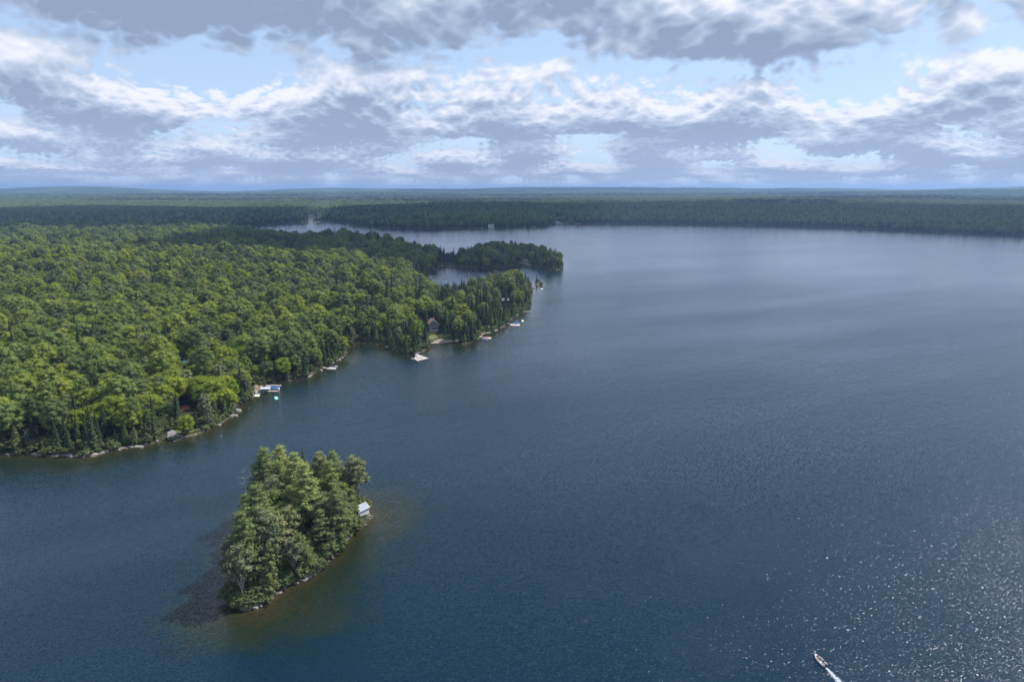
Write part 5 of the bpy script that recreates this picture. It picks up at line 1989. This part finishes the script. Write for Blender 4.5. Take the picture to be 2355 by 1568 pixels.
MZ = 1.2
BLUER = material('sky_blue_metal_roof', (0.16, 0.36, 0.58), .4, .05)
GREYW = material('grey_green_siding', (0.45, 0.50, 0.50), .8)
drape('lawn', [MW(-48, 0), MW(60, -2), MW(70, 18), MW(40, 44), MW(-30, 44), MW(-50, 22)], M_LAWN, 'mown lawn around the marina store', .35, 2.0)
drape('gravel_road', [MW(4, -2), MW(12, -2), MW(14, 14), MW(44, 22), MW(60, 34), MW(52, 38), MW(20, 36), MW(8, 28), MW(2, 14)], M_GRAVEL, 'pale gravel ramp and yard curving up from the marina', .6, 2.0)


def gz(x, y):
    a, b_ = MW(x, y)
    return max(.3, float(mesh_z(a, b_)[0])) + .4


a, b_ = MW(-2, 24)
gable_house('store', 'long grey marina store with sky-blue metal roof beside the boat ramp', a, b_, R(90), 7.5, 15, 3.0, 1.9, GREYW, BLUER,
            [(5.2 - i * 2.6, 1.1, 1.1, 1.1, 'l') for i in range(5)], (0, 0))['category'] = 'store'
a, b_ = MW(34, 46)
gable_house('house', 'black-sided house with grey gabled roof above the marina rock wall', a, b_, R(0), 12, 9, 3.0, 2.4, material('black_siding', (0.03, 0.035, 0.05), .8), GROOF, [(-3, .9, 1.4, 1.3), (3, .9, 1.4, 1.3)], (0, 0))
# docks: a spine with two cross docks
for (x0, y0, x1, y1, w_, lb) in ((6, 2, 1, -19, 2.6, 'main weathered marina dock running out from the ramp'), (-9, -20.5, 10, -21.0, 3.4, 'inner cross dock of the marina'), (0.5, -23, -1.5, -31, 3.0, 'marina dock link carrying the orange bench'),
                                 (-13, -33.0, 8, -33.8, 3.8, 'outer cross dock of the marina, farthest from shore'), (-5, -7, 3.4, -7, 1.6, 'upper finger dock left of the marina spine'), (-7, -13, 2.4, -13, 1.6, 'lower finger dock left of the marina spine')):
    dock(lb, strip(MW(x0, y0), MW(x1, y1), w_), .6, WOOD, legs=False)
a, b_ = MW(-2, -37.2)
runabout('white deck boat with folded black top along the outer marina dock', a, b_, R(168), 6.2, 2.5, bimini=BLACKP)
a, b_ = MW(-7.5, -29.5)
runabout('white and navy wakeboard boat inside the outer marina dock', a, b_, R(5), 6.5, 2.5, hullm=GEL)
a, b_ = MW(-5.5, -17.4)
runabout('white bowrider behind the inner marina cross dock', a, b_, R(0), 5.6, 2.2)
a, b_ = MW(6.5, -30.2)
runabout('open aluminium boat with red gunwale right of the marina bench', a, b_, R(178), 4.6, 1.7, shield=False, name='rowboat')
a, b_ = MW(-6.5, -15.6)
runabout('grey aluminium boat at the lower marina finger dock', a, b_, R(175), 5.0, 1.8, shield=False, hullm=ALU)
a, b_ = MW(7.5, -13.5)
pontoon('tan pontoon boat on the right side of the marina spine', a, b_, R(80), 7.0, 2.6)
a, b_ = MW(-4.5, -3.8)
pontoon('pontoon boat with grey canopy at the upper marina finger dock', a, b_, R(5), 6.8, 2.5, top=material('grey_canvas', (0.3, 0.3, 0.33), .8))
SHIRTS = [material('white_top', (.7, .7, .7), .9), material('navy_shirt', (.04, .05, .12), .9), material('black_clothes', (.02, .02, .02), .9)]
JEANS = material('blue_jeans', (0.06, 0.10, 0.22), .9)
for i, (qx, qy, lb) in enumerate(((-.5, -20, 'person in white top and blue jeans on the marina cross dock'), (1.6, -17.6, 'person in navy shirt and shorts on the marina dock'), (3.9, -19.4, 'person in dark clothes on the marina cross dock by the pontoon boat'))):
    a, b_ = MW(qx, qy)
    person(lb, a, b_, .6, (0, 3.6, 2.8)[i], SHIRTS[i], JEANS if i < 2 else SHIRTS[2], 'stand')
a, b_ = MW(1.0, -26.5)
tt = thing('bench', 'orange slatted bench on the marina dock link', 'bench', a, b_, .6, R(80))
for k in range(3):
    MB().box(0, -.12 + k * .16, .42, .46, 2.0, .12).build('slat', ORANGE, tt)
for k in range(3):
    MB().box(0, .34, .52 + k * .16, .64 + k * .16, 2.0, .04).build('slat', ORANGE, tt)
for k in (-.8, .8):
    MB().box(k, .08, 0, .42, .06, .5).build('leg', BLACKP, tt)
a, b_ = MW(-.9, -29.6)
tt = thing('sandwich_board', 'white sandwich board sign reading STORE OPEN on the marina dock', 'sign', a, b_, .6, 0)
MB().box(0, 0, 0, 1.1, .75, .05).build('board', WHITE, tt)
for k, (tx, zz) in enumerate((('STORE', .72), ('OPEN', .34))):
    cu = bpy.data.curves.new('lettering', 'FONT')
    cu.body = tx
    cu.size = .26
    cu.align_x = 'CENTER'
    cu.materials.append(BLACKP)
    o0 = bpy.data.objects.new('text_tmp', cu)
    COL.objects.link(o0)
    lm = bpy.data.meshes.new_from_object(o0.evaluated_get(bpy.context.evaluated_depsgraph_get()))
    bpy.data.objects.remove(o0, do_unlink=True)
    o = link('lettering', lm)
    o.parent = tt
    o.location = (0, -.03, zz)
    o.rotation_euler = (R(90), 0, 0)


def vehicle(label, cat, x, y, rot, paint, pickup):
    t = thing('pickup_truck' if pickup else 'parked_car', label, cat, x, y, gz(x - MX, y - MY) + .25, rot)
    L_, B_ = (5.6, 2.0) if pickup else (4.7, 1.85)
    m = MB().loft([[(-L_ / 2, -B_ / 2, .4), (-L_ / 2, -B_ / 2, 1.05), (-L_ / 2, B_ / 2, 1.05), (-L_ / 2, B_ / 2, .4)], [(L_ * .25, -B_ / 2, .35), (L_ * .25, -B_ / 2, 1.1), (L_ * .25, B_ / 2, 1.1), (L_ * .25, B_ / 2, .35)],
                   [(L_ / 2, -B_ * .45, .4), (L_ / 2, -B_ * .45, .95), (L_ / 2, B_ * .45, .95), (L_ / 2, B_ * .45, .4)]], True)
    m.quad((-L_ / 2, -B_ / 2, .4), (-L_ / 2, -B_ / 2, 1.05), (-L_ / 2, B_ / 2, 1.05), (-L_ / 2, B_ / 2, .4))
    m.quad((L_ / 2, -B_ * .45, .4), (L_ / 2, -B_ * .45, .95), (L_ / 2, B_ * .45, .95), (L_ / 2, B_ * .45, .4))
    m.build('body', paint, t)
    x0, x1 = (-.3, 1.5) if pickup else (-L_ * .46, L_ * .22)
    m = MB().loft([[(x0, -B_ * .47, 1.06), (x0, B_ * .47, 1.06), (x1, B_ * .47, 1.06), (x1, -B_ * .47, 1.06)], [(x0 + .25, -B_ * .40, 1.65), (x0 + .25, B_ * .40, 1.65), (x1 - .65, B_ * .40, 1.65), (x1 - .65, -B_ * .40, 1.65)]], True)
    m.build('window_band', DGLASS, t)
    MB().box((x0 + x1) / 2 - .2, 0, 1.65, 1.71, x1 - x0 - .9, B_ * .8).build('roof', paint, t)
    if pickup:
        MB().box(-1.6, 0, 1.05, 1.08, 2.2, 1.8).build('bed_cover', GREYD, t)
    for a in (-L_ * .31, L_ * .32):
        for s in (-1, 1):
            MB().tube([(a, s * (B_ / 2 - .2), .12), (a, s * (B_ / 2 + .02), .12)], .36, 12).build('wheel', BLACKP, t)
    return t


a, b_ = MW(8.5, 5)
vehicle('dark blue pickup truck backed down the marina boat ramp', 'pickup truck', a, b_, R(70), material('blue_car_paint', (0.02, 0.05, 0.22), .25, spec=.6), True)
a, b_ = MW(26, 33)
vehicle('white SUV parked in the gravel yard by the rock wall', 'car', a, b_, R(165), material('white_car_paint', (0.75, 0.75, 0.75), .25, spec=.6), False)
a, b_ = MW(41, 26)
vehicle('dark grey SUV parked behind the big marina maple', 'car', a, b_, R(170), material('grey_car_paint', (0.08, 0.08, 0.09), .25, spec=.6), False)
a, b_ = MW(-1.5, 12)
tt = thing('fuel_tank', 'white horizontal fuel tank on the lawn in front of the marina store', 'tank', a, b_, gz(-1.5, 12))
MB().tube([(-2.8, 0, 1.2), (-2.6, 0, 1.2), (2.6, 0, 1.2), (2.8, 0, 1.2)], [.8, 1.05, 1.05, .8], 14).build('tank', WHITE, tt, True)
for k in (-1.8, 1.8):
    MB().box(k, 0, -.2, .5, .3, 1.6).build('saddle', GREYD, tt)
a, b_ = MW(20, 7)
tt = thing('flagpole', 'tall flagpole with red and white flag on the marina lawn', 'flagpole', a, b_, gz(20, 7))
MB().tube([(0, 0, -.4), (0, 0, 11)], .08, 6).build('pole', BROWNV, tt)
MB().loft([[(.08, 0, 10.8), (.08, 0, 9.6)], [(.7, .1, 10.6), (.7, .1, 9.4)]]).build('flag', REDP, tt)
a, b_ = MW(63, 3)
tt = thing('round_sign', 'round white sign with a red star and dark rim before the marina trees', 'sign', a, b_, gz(63, 3))
MB().tube([(0, 0, -.4), (0, 0, 3.0)], .09, 6).build('pole', BLACKP, tt)
MB().tube([(0, .05, 3.9), (0, -.05, 3.9)], 1.05, 24).build('rim', NAVY, tt)
MB().tube([(0, -.052, 3.9), (0, -.08, 3.9)], .88, 24).build('disc', WHITE, tt)
m = MB()
v = []
for k in range(10):
    r_ = .80 if k % 2 == 0 else .31
    v.append((r_ * sin(pi * k / 5), -.10, 3.9 + r_ * cos(pi * k / 5)))
m.quad(*v)
m.build('star', REDP, tt)
dock('swimming dock with kayaks at the right end of the marina lawn', [MW(52, -6), MW(78, -8), MW(78, -12), MW(58, -9.5)], .5, WOOD)
for k, (qx, ml, nm) in enumerate(((63, CYAN, 'turquoise kayaks stacked on the swimming dock'), (68, REDP, 'red kayak lying on the swimming dock'))):
    a, b_ = MW(qx, -8.6)
    tt = thing('kayak', 'turquoise kayak on the marina swimming dock' if k == 0 else nm, 'kayak', a, b_, .75, R(-6))
    MB().tube([(-1.9, 0, .1), (-1.1, 0, 0), (0, 0, 0), (1.1, 0, 0), (1.9, 0, .1)], [.03, .26, .34, .26, .03], 8).build('hull', ml, tt, True)
    MB().box(0, 0, .24, .36, .9, .36).build('cockpit', BLACKP, tt)
# playset
a, b_ = MW(-30, 16)
tt = thing('playset', 'wooden play structure with slide on the marina lawn', 'playset', a, b_, gz(-30, 16))
for k in (-2.2, 2.2):
    MB().box(k, 0, 1.4, 1.55, 2.0, 2.0).build('platform', WOOD, tt)
    MB().loft([[(k - 1.1, -1.1, 3.0), (k - 1.1, 1.1, 3.0)], [(k, -1.1, 3.7), (k, 1.1, 3.7)], [(k + 1.1, -1.1, 3.0), (k + 1.1, 1.1, 3.0)]]).build('roof', BROWNV, tt)
    for i in (-.9, .9):
        for j in (-.9, .9):
            MB().box(k + i, j, 0, 3.1, .12, .12).build('post', WOOD, tt)
MB().loft([[(3.3, -.35, 1.5), (3.3, .35, 1.5)], [(5.6, -.35, .3), (5.6, .35, .3)]]).build('slide', TEAL, tt)
for qx, qy, kd, var, s_, lb in ((44, 6, 'maple_tree', 2, 1.05, 'big round maple alone on the marina lawn'), (-12, 7, 'birch_tree', 2, 1.0, 'drooping willow-like tree left of the marina store'), (-44, 5, 'spruce_tree', 2, 1.15, 'tallest ragged spruce at the left end of the marina lawn'),
                                (-36, 3, 'cedar_tree', 1, .9, 'rounded cedar at the left end of the marina lawn'), (-26, 5, 'spruce_tree', 3, .45, 'small spruce on the marina shore below the playset'), (70, 12, 'broadleaf_tree', 2, 1.2, 'dark spreading tree behind the round star sign'),
                                (80, 6, 'broadleaf_tree', 0, 1.2, 'dark broadleaf tree right of the round star sign'), (-52, 6, 'spruce_tree', 1, .8, 'dark full spruce left of the tallest marina spruce')):
    a, b_ = MW(qx, qy)
    plant(kd, var, a, b_, max(.3, float(mesh_z(a, b_)[0])), s_, 1.0, lb, None)
print('tris', sum(sum(len(p.vertices) - 2 for p in me.polygons) for me in bpy.data.meshes if me.users))


# ------------------------------------------------------------------ haze box round the whole scene
bmh = bmesh.new()
bmesh.ops.create_cube(bmh, size=1.0)
me = bpy.data.meshes.new('haze')
bmh.to_mesh(me)
bmh.free()
haze = link('haze', me, hm, kind='stuff')
haze.scale = (62000, 40000, 236)
haze.location = (0, 12000, 236 / 2 - 16.0)
haze['label'] = 'thin blue summer haze over the lake and the far woods'
